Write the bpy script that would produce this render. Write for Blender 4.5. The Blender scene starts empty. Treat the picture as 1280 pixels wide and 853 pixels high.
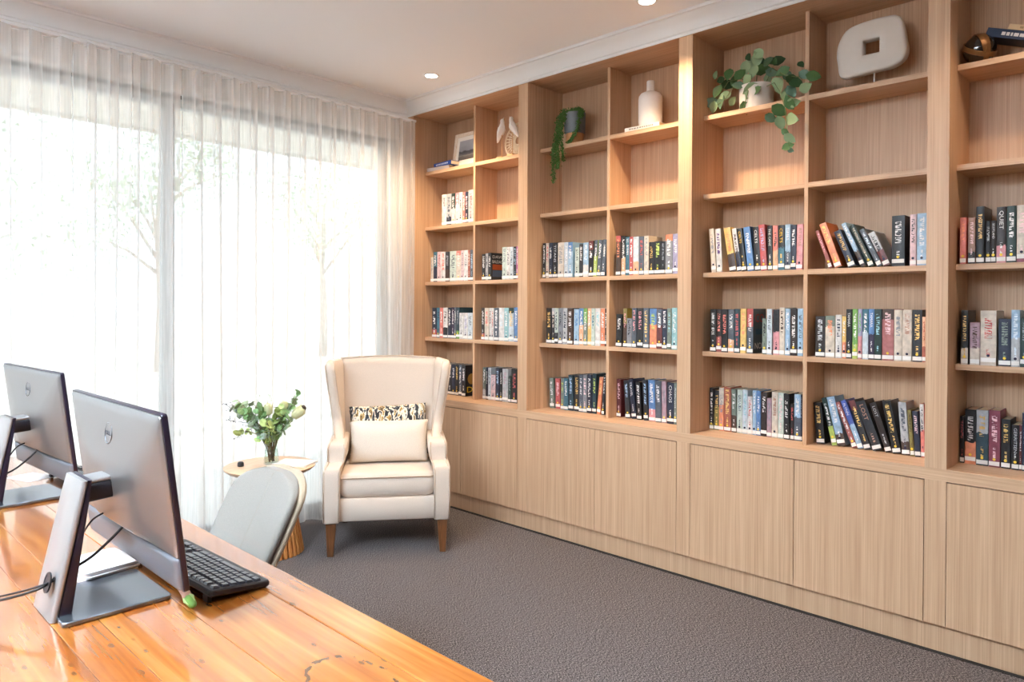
import bpy, bmesh, math, random
from mathutils import Vector, Matrix, Euler
R = math.radians
random.seed(7)
SC = bpy.context.scene
COLL = SC.collection

# ------------------------------------------------------------------ camera
FPX = 891.6                                   # focal length in pixels of the 1280 wide frame
YAW, PITCH, ROLL = R(46.013), R(-0.381), R(0.276)
fw = Vector((math.sin(YAW)*math.cos(PITCH), math.cos(YAW)*math.cos(PITCH), math.sin(PITCH)))
r0 = Vector((math.cos(YAW), -math.sin(YAW), 0)); u0 = r0.cross(fw)
rv = r0*math.cos(ROLL)+u0*math.sin(ROLL); uv_ = -r0*math.sin(ROLL)+u0*math.cos(ROLL)
cd = bpy.data.cameras.new('camera'); cam = bpy.data.objects.new('camera', cd); COLL.objects.link(cam)
M = Matrix((( rv.x, uv_.x, -fw.x, 0), (rv.y, uv_.y, -fw.y, 0), (rv.z, uv_.z, -fw.z, 1.4065), (0, 0, 0, 1)))
cam.matrix_world = M
cd.sensor_width = 36; cd.lens = FPX/1280*36; cd.shift_y = -(426.5-390.9)/1280; cd.clip_start = 0.05
SC.camera = cam

# ------------------------------------------------------------------ sky, exposure
SKY = 0.80
w = bpy.data.worlds.new('overcast_sky'); SC.world = w; w.use_nodes = True
bg = w.node_tree.nodes['Background']; bg.inputs[0].default_value = (0.82, 0.92, 1.0, 1); bg.inputs[1].default_value = SKY
SC.view_settings.view_transform = 'Standard'; SC.view_settings.look = 'None'
SC.view_settings.gamma = 1; SC.view_settings.use_curve_mapping = False
SC.view_settings.exposure = 1.55
SC.cycles.use_denoising = True
SC.cycles.transparent_max_bounces = 16
SC.cycles.max_bounces = 10
SC.cycles.diffuse_bounces = 6
SC.cycles.sample_clamp_indirect = 6
SC.cycles.caustics_reflective = False; SC.cycles.caustics_refractive = False
DOWN_W = 44            # watts of each ceiling downlight over the bookcase
UP_W = 900             # watts of the uplighters added out of view as ceiling bounce fill
ROOM_W = 26            # watts of the unseen fill downlights added over the rest of the room
# sun behind the house: it lights the yard and the trees, not the room
su = bpy.data.lights.new('sun', 'SUN'); su.energy = 1.3; su.angle = R(2); su.color = (1, .97, .92)
so = bpy.data.objects.new('sun', su); COLL.objects.link(so); so.rotation_euler = Vector((.12, .55, -.83)).to_track_quat('-Z', 'Y').to_euler()
# daylight portal in the window opening (guides sky sampling, adds no light of its own)
pl = bpy.data.lights.new('window_portal', 'AREA'); pl.shape = 'RECTANGLE'; pl.size = 4.7; pl.size_y = 2.6; pl.cycles.is_portal = True
po = bpy.data.objects.new('window_portal', pl); COLL.objects.link(po); po.location = (0.78, 4.44, 1.3); po.rotation_euler = (R(-90), 0, 0)

# ------------------------------------------------------------------ helpers
def srgb(h):
    h = h.lstrip('#'); o = []
    for i in (0, 2, 4):
        c = int(h[i:i+2], 16)/255
        o.append(c/12.92 if c <= .04045 else ((c+.055)/1.055)**2.4)
    return tuple(o)

class MB:
    """collects boxes, tubes, lofts; build() links them as one mesh object"""
    def __init__(s): s.v = []; s.f = []
    def add(s, vs, fs):
        n = len(s.v); s.v += [tuple(p) for p in vs]; s.f += [tuple(i+n for i in f) for f in fs]; return s
    def box(s, x0, x1, y0, y1, z0, z1):
        v = [(x0,y0,z0),(x1,y0,z0),(x1,y1,z0),(x0,y1,z0),(x0,y0,z1),(x1,y0,z1),(x1,y1,z1),(x0,y1,z1)]
        return s.add(v, [(3,2,1,0),(4,5,6,7),(0,1,5,4),(1,2,6,5),(2,3,7,6),(3,0,4,7)])
    def hexa(s, bot, top):
        return s.add(list(bot)+list(top), [(3,2,1,0),(4,5,6,7),(0,1,5,4),(1,2,6,5),(2,3,7,6),(3,0,4,7)])
    def rings(s, rings, cap0=True, cap1=True, closed=False):
        n = len(rings[0]); vs = [p for r in rings for p in r]; fs = []
        m = len(rings)
        for i in range(m if closed else m-1):
            a = i*n; b = ((i+1) % m)*n
            for j in range(n):
                k = (j+1) % n; fs.append((a+j, a+k, b+k, b+j))
        if not closed:
            if cap0: fs.append(tuple(range(n-1, -1, -1)))
            if cap1: fs.append(tuple(range((m-1)*n, m*n)))
        return s.add(vs, fs)
    def lathe(s, prof, n=32, c=(0,0,0), cap0=True, cap1=True):
        rg = [[(c[0]+r*math.cos(2*math.pi*j/n), c[1]+r*math.sin(2*math.pi*j/n), c[2]+z) for j in range(n)] for r, z in prof]
        return s.rings(rg, cap0, cap1)
    def tube(s, pts, r, n=8, closed=False):
        pts = [Vector(p) for p in pts]; rg = []; m = len(pts); up = None
        rr = r if isinstance(r, (list, tuple)) else [r]*m
        for i, p in enumerate(pts):
            if closed: t = pts[(i+1) % m]-pts[i-1]
            else: t = pts[min(i+1, m-1)]-pts[max(i-1, 0)]
            t = t.normalized() if t.length > 1e-9 else Vector((0,0,1))
            if up is None:
                a = Vector((0,0,1)) if abs(t.z) < .9 else Vector((1,0,0)); up = (a-t*a.dot(t)).normalized()
            else:
                up = (up-t*up.dot(t)); up = up.normalized() if up.length > 1e-6 else t.orthogonal().normalized()
            b = t.cross(up)
            rg.append([p+(up*math.cos(2*math.pi*j/n)+b*math.sin(2*math.pi*j/n))*rr[i] for j in range(n)])
        return s.rings(rg, True, True, closed)
    def grid(s, f, nu, nv):
        vs = [f(i/nu, j/nv) for j in range(nv+1) for i in range(nu+1)]
        fs = [(j*(nu+1)+i, j*(nu+1)+i+1, (j+1)*(nu+1)+i+1, (j+1)*(nu+1)+i) for j in range(nv) for i in range(nu)]
        return s.add(vs, fs)
    def mesh(s, name, mat, smooth=False, bevel=0, segs=2, angle=None, xf=None):
        me = bpy.data.meshes.new(name); me.from_pydata(s.v, [], s.f)
        bm = bmesh.new(); bm.from_mesh(me)
        bmesh.ops.recalc_face_normals(bm, faces=bm.faces)
        if bevel: bmesh.ops.bevel(bm, geom=list(bm.edges), offset=bevel, segments=segs, affect='EDGES', profile=.5, clamp_overlap=True)
        if xf: bm.transform(xf)
        for f in bm.faces: f.smooth = smooth
        if smooth and angle:
            for e in bm.edges:
                if len(e.link_faces) == 2 and e.calc_face_angle(0) > angle: e.smooth = False
        bm.to_mesh(me); bm.free()
        if mat:
            for m in (mat if isinstance(mat, (list, tuple)) else [mat]): me.materials.append(m)
        return me
    def build(s, name, mat, parent=None, **k):
        o = bpy.data.objects.new(name, s.mesh(name, mat, **k)); COLL.objects.link(o)
        if parent: o.parent = parent
        return o

def link(name, me, parent=None, loc=None, rot=None):
    o = bpy.data.objects.new(name, me); COLL.objects.link(o)
    if parent: o.parent = parent
    if loc: o.location = loc
    if rot: o.rotation_euler = rot
    return o
def thing(name, label, cat, loc=(0,0,0), rotz=0, group=None):
    o = bpy.data.objects.new(name, None); o.empty_display_size = .05; COLL.objects.link(o)
    o.location = loc; o.rotation_euler = (0,0,rotz); o['label'] = label; o['category'] = cat
    if group: o['group'] = group
    return o
def tag(o, label, cat, group=None):
    o['label'] = label; o['category'] = cat
    if group: o['group'] = group
    return o
def struct(o): o['kind'] = 'structure'; return o
def stuff(o): o['kind'] = 'stuff'; return o
def copy_tree(o, parent=None):
    c = o.copy(); COLL.objects.link(c)
    if parent: c.parent = parent
    for ch in list(o.children): copy_tree(ch, c)
    return c
def rrect(w, h, r, n=4, cx=0, cy=0):
    r = min(r, w/2-1e-4, h/2-1e-4); o = []
    for (sx, sy, a0) in ((1,1,0), (-1,1,90), (-1,-1,180), (1,-1,270)):
        for k in range(n+1):
            a = R(a0+90*k/n); o.append((cx+sx*(w/2-r)+r*math.cos(a), cy+sy*(h/2-r)+r*math.sin(a)))
    return o
def dens(pts, d):
    o = []
    for i, a in enumerate(pts):
        b = pts[(i+1) % len(pts)]; n = max(1, round(math.dist(a, b)/d)); o += [(a[0]+(b[0]-a[0])*k/n, a[1]+(b[1]-a[1])*k/n) for k in range(n)]
    return o
def text_mesh(body, size, mat, depth=.0002, width=None):
    cu = bpy.data.curves.new('lettering', 'FONT'); cu.body = body; cu.size = size; cu.align_x = 'CENTER'; cu.align_y = 'CENTER'
    cu.extrude = depth; cu.resolution_u = 2
    ob = bpy.data.objects.new('lettering', cu); COLL.objects.link(ob)
    dg = bpy.context.evaluated_depsgraph_get(); dg.update()
    me = bpy.data.meshes.new_from_object(ob.evaluated_get(dg)); bpy.data.objects.remove(ob)
    if width:
        xs = [v.co.x for v in me.vertices]; k = width/max(1e-6, max(xs)-min(xs))
        for v in me.vertices: v.co.x *= k
    me.materials.clear(); me.materials.append(mat); return me

# ------------------------------------------------------------------ materials
def newmat(name):
    m = bpy.data.materials.new(name); m.use_nodes = True
    nt = m.node_tree; return m, nt, nt.nodes['Principled BSDF']
def N(nt, t, **k):
    n = nt.nodes.new(t)
    for a, b in k.items(): setattr(n, a, b)
    return n
def L(nt, a, b): nt.links.new(a, b)
def plain(name, col, rough=.5, spec=.5, metal=0, noise=0, scale=40, bump=0, coat=0, sheen=0):
    m, nt, p = newmat(name)
    if isinstance(col, str): col = srgb(col)
    p.inputs['Base Color'].default_value = (*col, 1); p.inputs['Roughness'].default_value = rough
    p.inputs['Specular IOR Level'].default_value = spec; p.inputs['Metallic'].default_value = metal
    p.inputs['Coat Weight'].default_value = coat; p.inputs['Sheen Weight'].default_value = sheen
    if noise or bump:
        tc = N(nt, 'ShaderNodeTexCoord'); nz = N(nt, 'ShaderNodeTexNoise'); nz.inputs['Scale'].default_value = scale; nz.inputs['Detail'].default_value = 4
        L(nt, tc.outputs['Object'], nz.inputs['Vector'])
        if noise:
            mx = N(nt, 'ShaderNodeMix', data_type='RGBA')
            mx.inputs['A'].default_value = (*[c*(1-noise) for c in col], 1); mx.inputs['B'].default_value = (*[min(1, c*(1+noise)) for c in col], 1)
            L(nt, nz.outputs['Fac'], mx.inputs['Factor']); L(nt, mx.outputs['Result'], p.inputs['Base Color'])
        if bump:
            b = N(nt, 'ShaderNodeBump'); b.inputs['Strength'].default_value = bump; b.inputs['Distance'].default_value = .002
            L(nt, nz.outputs['Fac'], b.inputs['Height']); L(nt, b.outputs['Normal'], p.inputs['Normal'])
    return m
def ramp(nt, pts, interp='LINEAR'):
    r = N(nt, 'ShaderNodeValToRGB'); e = r.color_ramp.elements; r.color_ramp.interpolation = interp
    while len(e) < len(pts): e.new(.5)
    for i, (p, c) in enumerate(pts): e[i].position = p; e[i].color = (*c, 1) if len(c) == 3 else c
    return r
def wood(name, c0, c1, scl, rough=.45, spec=.4, streak=.35, bump=.05):
    """straight grained veneer; scl stretches the noise so that grain runs along the smallest scale axis"""
    m, nt, p = newmat(name)
    tc = N(nt, 'ShaderNodeTexCoord'); mp = N(nt, 'ShaderNodeMapping'); mp.inputs['Scale'].default_value = scl
    n1 = N(nt, 'ShaderNodeTexNoise'); n1.inputs['Scale'].default_value = 1; n1.inputs['Detail'].default_value = 3
    L(nt, tc.outputs['Object'], mp.inputs['Vector']); L(nt, mp.outputs['Vector'], n1.inputs['Vector'])
    mp2 = N(nt, 'ShaderNodeMapping'); mp2.inputs['Scale'].default_value = [s*.22 for s in scl]
    n2 = N(nt, 'ShaderNodeTexNoise'); n2.inputs['Scale'].default_value = 1; n2.inputs['Detail'].default_value = 2
    L(nt, tc.outputs['Object'], mp2.inputs['Vector']); L(nt, mp2.outputs['Vector'], n2.inputs['Vector'])
    ad = N(nt, 'ShaderNodeMath', operation='ADD'); mu = N(nt, 'ShaderNodeMath', operation='MULTIPLY'); mu.inputs[1].default_value = streak
    L(nt, n2.outputs['Fac'], mu.inputs[0]); mu2 = N(nt, 'ShaderNodeMath', operation='MULTIPLY'); mu2.inputs[1].default_value = 1-streak
    L(nt, n1.outputs['Fac'], mu2.inputs[0]); L(nt, mu.outputs[0], ad.inputs[0]); L(nt, mu2.outputs[0], ad.inputs[1])
    rp = ramp(nt, [(.30, srgb(c0)), (.66, srgb(c1))]); L(nt, ad.outputs[0], rp.inputs['Fac']); L(nt, rp.outputs['Color'], p.inputs['Base Color'])
    p.inputs['Roughness'].default_value = rough; p.inputs['Specular IOR Level'].default_value = spec
    if bump:
        b = N(nt, 'ShaderNodeBump'); b.inputs['Strength'].default_value = bump; b.inputs['Distance'].default_value = .001
        L(nt, n1.outputs['Fac'], b.inputs['Height']); L(nt, b.outputs['Normal'], p.inputs['Normal'])
    return m
def fabric(name, col, scale=900, var=.12, bump=.25, rough=.9):
    m, nt, p = newmat(name); col = srgb(col) if isinstance(col, str) else col
    tc = N(nt, 'ShaderNodeTexCoord')
    nz = N(nt, 'ShaderNodeTexNoise'); nz.inputs['Scale'].default_value = scale; nz.inputs['Detail'].default_value = 2
    mp = N(nt, 'ShaderNodeMapping'); mp.inputs['Scale'].default_value = (1, 1, .35); L(nt, tc.outputs['Object'], mp.inputs['Vector']); L(nt, mp.outputs['Vector'], nz.inputs['Vector'])
    rp = ramp(nt, [(.3, tuple(c*(1-var) for c in col)), (.7, tuple(min(1, c*(1+var)) for c in col))])
    L(nt, nz.outputs['Fac'], rp.inputs['Fac']); L(nt, rp.outputs['Color'], p.inputs['Base Color'])
    b = N(nt, 'ShaderNodeBump'); b.inputs['Strength'].default_value = bump; b.inputs['Distance'].default_value = .0006
    L(nt, nz.outputs['Fac'], b.inputs['Height']); L(nt, b.outputs['Normal'], p.inputs['Normal'])
    p.inputs['Roughness'].default_value = rough; p.inputs['Specular IOR Level'].default_value = .2; p.inputs['Sheen Weight'].default_value = .15
    return m

OAK0, OAK1 = 'b08b6b', 'd0ac8b'
oak_v = wood('oak_veneer_upright', OAK0, OAK1, (170, 170, 2.2))
oak_h = wood('oak_veneer_lengthwise', OAK0, OAK1, (170, 2.2, 170))
wall_white = plain('wall_paint', 'eeece9', .6, .3)
wall_taupe = plain('wall_bounce_cut_taupe', '8c8279', .6, .3)  # for unseen walls, toned dark to cut bounced fill on the shelves
ceil_white = plain('ceiling_paint', 'f2f6fb', .7, .2)
trim_white = plain('trim_paint', 'e8eaec', .45, .4)
dark_gap = plain('shadow_gap', '2a221c', .8, .1)

def carpet():
    m, nt, p = newmat('loop_pile_carpet'); tc = N(nt, 'ShaderNodeTexCoord')
    n1 = N(nt, 'ShaderNodeTexNoise'); n1.inputs['Scale'].default_value = 260; n1.inputs['Detail'].default_value = 3; n1.inputs['Roughness'].default_value = .7
    L(nt, tc.outputs['Object'], n1.inputs['Vector'])
    mp = N(nt, 'ShaderNodeMapping'); mp.inputs['Rotation'].default_value = (0, 0, R(28)); mp.inputs['Scale'].default_value = (330, 120, 1)
    vo = N(nt, 'ShaderNodeTexNoise'); vo.inputs['Scale'].default_value = 1; vo.inputs['Detail'].default_value = 1
    L(nt, tc.outputs['Object'], mp.inputs['Vector']); L(nt, mp.outputs['Vector'], vo.inputs['Vector'])
    mx = N(nt, 'ShaderNodeMath', operation='ADD'); a = N(nt, 'ShaderNodeMath', operation='MULTIPLY'); a.inputs[1].default_value = .55
    b_ = N(nt, 'ShaderNodeMath', operation='MULTIPLY'); b_.inputs[1].default_value = .45
    L(nt, n1.outputs['Fac'], a.inputs[0]); L(nt, vo.outputs['Fac'], b_.inputs[0]); L(nt, a.outputs[0], mx.inputs[0]); L(nt, b_.outputs[0], mx.inputs[1])
    rp = ramp(nt, [(.40, srgb('242023')), (.5, srgb('504a4a')), (.60, srgb('968e8c'))]); L(nt, mx.outputs[0], rp.inputs['Fac'])
    L(nt, rp.outputs['Color'], p.inputs['Base Color'])
    p.inputs['Roughness'].default_value = .95; p.inputs['Specular IOR Level'].default_value = .1
    b = N(nt, 'ShaderNodeBump'); b.inputs['Strength'].default_value = .5; b.inputs['Distance'].default_value = .003
    L(nt, mx.outputs[0], b.inputs['Height']); L(nt, b.outputs['Normal'], p.inputs['Normal'])
    return m
def sheer():
    m, nt, p = newmat('sheer_curtain_voile'); nt.nodes.remove(p); out = nt.nodes['Material Output']
    tr = N(nt, 'ShaderNodeBsdfTransparent'); di = N(nt, 'ShaderNodeBsdfDiffuse'); tl = N(nt, 'ShaderNodeBsdfTranslucent')
    di.inputs[0].default_value = (.86, .84, .82, 1); tl.inputs[0].default_value = (.86, .85, .84, 1)
    m1 = N(nt, 'ShaderNodeMixShader'); m1.inputs[0].default_value = .5; L(nt, di.outputs[0], m1.inputs[1]); L(nt, tl.outputs[0], m1.inputs[2])
    # thin weave: the steeper the cloth is seen, the more thread lies in the line of sight
    lw = N(nt, 'ShaderNodeLayerWeight'); lw.inputs['Blend'].default_value = .5
    mr = N(nt, 'ShaderNodeMapRange'); mr.inputs['To Min'].default_value = SHEER_OPEN; mr.inputs['To Max'].default_value = .04
    L(nt, lw.outputs['Facing'], mr.inputs['Value'])
    tc = N(nt, 'ShaderNodeTexCoord'); mp = N(nt, 'ShaderNodeMapping'); mp.inputs['Scale'].default_value = (90, 90, 3)
    nz = N(nt, 'ShaderNodeTexNoise'); nz.inputs['Scale'].default_value = 1; L(nt, tc.outputs['Object'], mp.inputs['Vector']); L(nt, mp.outputs['Vector'], nz.inputs['Vector'])
    k = N(nt, 'ShaderNodeMapRange'); k.inputs['From Min'].default_value = .3; k.inputs['From Max'].default_value = .7; k.inputs['To Min'].default_value = .8; k.inputs['To Max'].default_value = 1.15
    L(nt, nz.outputs['Fac'], k.inputs['Value'])
    mu = N(nt, 'ShaderNodeMath', operation='MULTIPLY'); L(nt, mr.outputs[0], mu.inputs[0]); L(nt, k.outputs[0], mu.inputs[1])
    m2 = N(nt, 'ShaderNodeMixShader'); L(nt, mu.outputs[0], m2.inputs[0]); L(nt, m1.outputs[0], m2.inputs[1]); L(nt, tr.outputs[0], m2.inputs[2])
    L(nt, m2.outputs[0], out.inputs[0]); return m
SHEER_OPEN = .52
def pane_glass(name, tint=(1, 1, 1)):
    m, nt, p = newmat(name); nt.nodes.remove(p); out = nt.nodes['Material Output']
    tr = N(nt, 'ShaderNodeBsdfTransparent'); tr.inputs[0].default_value = (*tint, 1); gl = N(nt, 'ShaderNodeBsdfGlossy'); gl.inputs['Roughness'].default_value = .02
    lw = N(nt, 'ShaderNodeLayerWeight'); lw.inputs['Blend'].default_value = .5          # Schlick-like edge reflection, same from both sides
    pw = N(nt, 'ShaderNodeMath', operation='POWER'); L(nt, lw.outputs['Facing'], pw.inputs[0]); pw.inputs[1].default_value = 4
    fr = N(nt, 'ShaderNodeMath', operation='MULTIPLY_ADD'); L(nt, pw.outputs[0], fr.inputs[0]); fr.inputs[1].default_value = .6; fr.inputs[2].default_value = .04
    mx = N(nt, 'ShaderNodeMixShader'); L(nt, fr.outputs[0], mx.inputs[0]); L(nt, tr.outputs[0], mx.inputs[1]); L(nt, gl.outputs[0], mx.inputs[2])
    L(nt, mx.outputs[0], out.inputs[0]); return m
def emitter(name, col, s):
    m, nt, p = newmat(name); p.inputs['Base Color'].default_value = (*col, 1)
    p.inputs['Emission Color'].default_value = (*col, 1); p.inputs['Emission Strength'].default_value = s; return m

# ------------------------------------------------------------------ the room
XB, XSH, XBK = 3.30, 3.42, 3.64         # bookcase: front face, shelf edge, back
ZT, ZB, CEIL = 2.826, 0.758, 2.927
YW = 4.28                                # window wall
X0, Y0 = -1.9, -2.3
struct(MB().box(X0-.1, 3.8, Y0-.1, YW+.16, -.12, 0).build('floor', carpet()))
struct(MB().box(X0-.1, 3.8, Y0-.1, YW+.16, CEIL, CEIL+.1).build('ceiling', ceil_white))
struct(MB().box(XBK+.012, 3.8, Y0-.1, YW+.16, 0, CEIL).build('wall_right', wall_white))
struct(MB().box(XB+.002, XBK+.012, Y0, YW, ZT+.002, CEIL).build('trim_3', trim_white))      # bulkhead over the bookcase
struct(MB().box(X0-.14, X0, Y0-.1, YW+.16, 0, CEIL).build('wall_left', wall_taupe))
struct(MB().box(X0, 3.8, Y0-.1, Y0, 0, CEIL).build('wall_back', wall_taupe))
WX0, WX1, WZ = -1.60, 3.165, 2.64
m = MB(); m.box(X0, XBK+.012, YW, YW+.16, WZ, CEIL); m.box(WX1, XBK+.012, YW, YW+.16, 0, WZ); m.box(X0, WX0, YW, YW+.16, 0, WZ)
struct(m.build('wall_window', wall_white))

def cornice(name, path, out):
    """cove cornice: profile swept along a wall; path = two ends on the wall line, out = direction into the room"""
    prof = [(0, 0), (.006, 0), (.006, .014), (.016, .018), (.020, .026), (.030, .045), (.048, .066), (.066, .078), (.072, .086), (.086, .088), (.090, .1005), (0, .1005)]
    a, b = Vector(path[0]), Vector(path[1]); o = Vector(out)
    d = (b-a).normalized(); rg = []
    for p, sgn in ((a, path[2]), (b, path[3])):
        rg.append([p+o*u+Vector((0, 0, z))+d*(u*sgn) for u, z in prof])
    return struct(MB().rings(rg).build(name, trim_white, smooth=True, angle=R(25)))
cornice('trim_1', ((XB, Y0, ZT), (XB, YW, ZT), 0, -1), (-1, 0, 0))
cornice('trim_2', ((X0, YW, ZT), (XB, YW, ZT), 0, -1), (0, -1, 0))

# window: three tall sliding panes in a grey-white aluminium frame
alu = plain('window_aluminium', 'b9bcba', .4, .5)
glass = pane_glass('window_glass')
win = struct(thing('window_1', 'tall sliding window behind sheer curtains', 'window')); del win['category']; del win['label']
fy0, fy1 = YW+.05, YW+.12
MB().box(WX0, WX1, fy0, fy1, 2.575, WZ).build('head_rail', alu, win, bevel=.003)
MB().box(WX0, WX1, fy0, fy1, 0, .07).build('bottom_rail', alu, win, bevel=.003)
MB().box(WX0, WX1, YW+.02, fy0+.01, WZ-.016, WZ-.002).build('head_shadow_strip', dark_gap, win)  # dark strip added in place of the shadow line at the window head
cols = [WX0, .02, 1.57, WX1-.065]
for x in cols: MB().box(x, x+.067, fy0, fy1, .07, 2.575).build('mullion', alu, win, bevel=.003)
for a, b in zip(cols[:-1], cols[1:]): MB().box(a+.067, b, fy0+.03, fy0+.036, .07, 2.575).build('pane', glass, win)

# curtain track with gliders
track = thing('curtain_track', 'slim white curtain track along the window head', 'track', (0, 0, 0))
MB().box(X0+.05, 3.293, 4.165, 4.205, 2.768, 2.786).build('rail', trim_white, track, bevel=.004)
gl = MB()
gp = MB().lathe([(0, -.012), (.012, -.011), (.016, -.004), (.016, .0)], 10).mesh('glider', trim_white, smooth=True)
x = .66
while x < 2.2:
    link('glider', gp, track, (x, 4.186, 2.768)); x += .0595*2
for x in (-1.2, .2, 1.4, 2.6): MB().box(x, x+.03, 4.18, YW-.001, 2.776, 2.784).build('bracket', trim_white, track)

voile = sheer()
def curtain(xa, xb, yc, lam, seed, label, gather=0):
    rnd = random.Random(seed); n = max(2, round((xb-xa)/lam)); ph = [rnd.uniform(-.5, .5) for _ in range(n+2)]; am = [rnd.uniform(.8, 1.15) for _ in range(n+2)]
    dr = [rnd.uniform(-.03, .03) for _ in range(n+2)]
    def lerp(a, t): i = int(t); f = t-i; f = f*f*(3-2*f); return a[min(i, n+1)]*(1-f)+a[min(i+1, n+1)]*f
    def f(u, v):
        t = u*n; z = 2.770-v*2.758; low = v*v
        A = .034*lerp(am, t)*(1-.25*low)
        y = yc+A*math.sin(2*math.pi*t+low*lerp(ph, t)*1.6)+.010*low*math.sin(t*1.7+seed)
        X = xa+(xb-xa)*u+lerp(dr, t)*low*.8+.012*math.cos(4*math.pi*t)*(1-.5*low)
        if v > .965: y -= (v-.965)*.9*(1+.8*math.sin(t*2.1+seed)); 
        return (X, y, z)
    o = MB().grid(f, n*16, 22).build('sheer_curtain', voile, smooth=True)
    o['label'] = label; o['category'] = 'curtain'; o['group'] = 'sheer curtains on the window'; return o
curtain(-1.55, 1.055, 4.185, .128, 3, 'white sheer curtain at far left, behind both monitors')
curtain(1.065, 1.60, 4.185, .118, 5, 'narrow white sheer curtain hanging left of the window mullion')
curtain(1.615, 3.285, 4.185, .112, 9, 'wide white sheer curtain behind armchair, reaching the bookcase')

# ------------------------------------------------------------------ outdoors
lawn = plain('gravel_yard', 'd9d8cf', .9, .1, noise=.08, scale=6); paving = plain('terrace_paving', 'dedbd3', .8, .2, noise=.08, scale=8)
struct(MB().box(-14, 22, YW+.16, 16.0, -.25, -.06).build('terrace', paving))
struct(MB().box(-40, 60, 16.0, 70, -.4, -.08).build('ground', lawn))
cream_paint = plain('veranda_paint', 'b9b4a6', .6, .3)
ver = thing('veranda_frame', 'cream veranda beam on posts outside the window', 'veranda', (0, 6.4, -.06))
MB().box(-7, 11, -.07, .07, 2.945, 3.40).build('beam', cream_paint, ver, bevel=.01)
for x in (-6.5, -2.4, 7.4, 10.6): MB().box(x, x+.12, -.06, .06, 0, 2.95).build('post', cream_paint, ver)
leafm = plain('tree_leaves', 'a3b392', .6, .3, noise=.2, scale=3); barkm = plain('bark', 'b5aa9c', .9, .1, noise=.3, scale=12, bump=.4)
def tree(x, y, h, rad, n, label, seed):
    rnd = random.Random(seed); t = thing('garden_tree', label, 'tree', (x, y, -.1), 0, 'garden trees outside the window')
    tr = MB(); tops = []
    tr.tube([(0,0,0), (.05,.03,h*.25), (-.03,.05,h*.5), (.04,0,h*.8)], [.13, .1, .07, .02], 8)
    for k in range(7):
        a = rnd.uniform(0, 6.28); z0 = h*rnd.uniform(.25, .6); e = (math.cos(a)*rad*.75, math.sin(a)*rad*.75, z0+h*rnd.uniform(.12, .35))
        tr.tube([(0,0,z0), (e[0]*.5, e[1]*.5, (z0+e[2])/2+.1), e], [.045, .03, .01], 6); tops.append(Vector(e))
    tr.build('trunk', barkm, t, smooth=True); tops.append(Vector((0, 0, h*.85))); tops.append(Vector((0, 0, h*.65)))
    lf = MB()
    for k in range(n):
        c = rnd.choice(tops); p = c+Vector((rnd.gauss(0, rad*.28), rnd.gauss(0, rad*.28), rnd.gauss(0, rad*.24)))
        e = Euler((rnd.uniform(0, 6), rnd.uniform(0, 6), rnd.uniform(0, 6))).to_matrix(); s = rnd.uniform(.035, .065)
        lf.add([p+e@Vector(q)*s for q in ((-1,0,0), (0,-.45,.1), (1,0,0), (0,.45,.1))], [(0,1,2,3)])
    stuff(lf.build('foliage', leafm, t))
    return t
tree(1.6, 15.0, 7.0, 1.9, 4200, 'leafy garden tree behind curtain at far left of window', 1)
tree(6.1, 17.0, 6.4, 1.6, 3000, 'slim garden tree seen right of the window mullion', 2)
tree(11.5, 19.0, 6.0, 1.9, 3000, 'garden tree seen behind the middle of the right curtain', 3)
tree(-4.0, 16.0, 6.5, 1.8, 900, 'garden tree outside beyond left edge of the photo', 4)

# ------------------------------------------------------------------ ceiling downlights
lamp_m = emitter('downlight_lens', (1, .93, .84), 14)
def downlight(x, y, watts, label, grp='ceiling downlights'):
    t = thing('downlight', label, 'ceiling light', (x, y, CEIL), 0, grp)
    MB().lathe([(.052, -.0005), (.05, -.004), (.041, -.005), (.038, .0)], 28, cap0=False, cap1=False).build('trim_ring', trim_white, t, smooth=True)
    MB().lathe([(.0385, -.001), (.036, -.003), (0.0001, -.003)], 24, cap0=True, cap1=True).build('lens', lamp_m, t, smooth=True)
    l = bpy.data.lights.new('downlight_lamp', 'SPOT'); l.energy = watts; l.color = (1, .74, .48); l.spot_size = R(118); l.spot_blend = .75; l.shadow_soft_size = .035
    o = bpy.data.objects.new('downlight_lamp', l); COLL.objects.link(o); o.parent = t; o.location = (0, 0, -.02)
    return t, l
downlight(3.0, 3.64, DOWN_W, 'small round downlight near the window corner of ceiling')
downlight(3.0, 1.98, DOWN_W*1.1, 'round ceiling downlight before second bay, at top of photo')
downlight(3.0, .32, DOWN_W*.3, 'round ceiling downlight before the end bay, outside the frame')
downlight(3.0, -1.34, DOWN_W*.1, 'round ceiling downlight beyond right edge of the photo')
for x, y, s in ((1.7, 1.98, 'over the carpet beside the desk'), (-.5, 1.98, 'over the left desk side'), (-.5, .32, 'left of the camera')):  # made-up downlights out of view, added to fill the room
    t, l = downlight(x, y, ROOM_W, 'added fill downlight '+s+', outside the frame'); l.spot_size = R(160); l.spot_blend = 1; l.color = (.86, .94, 1)

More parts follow.
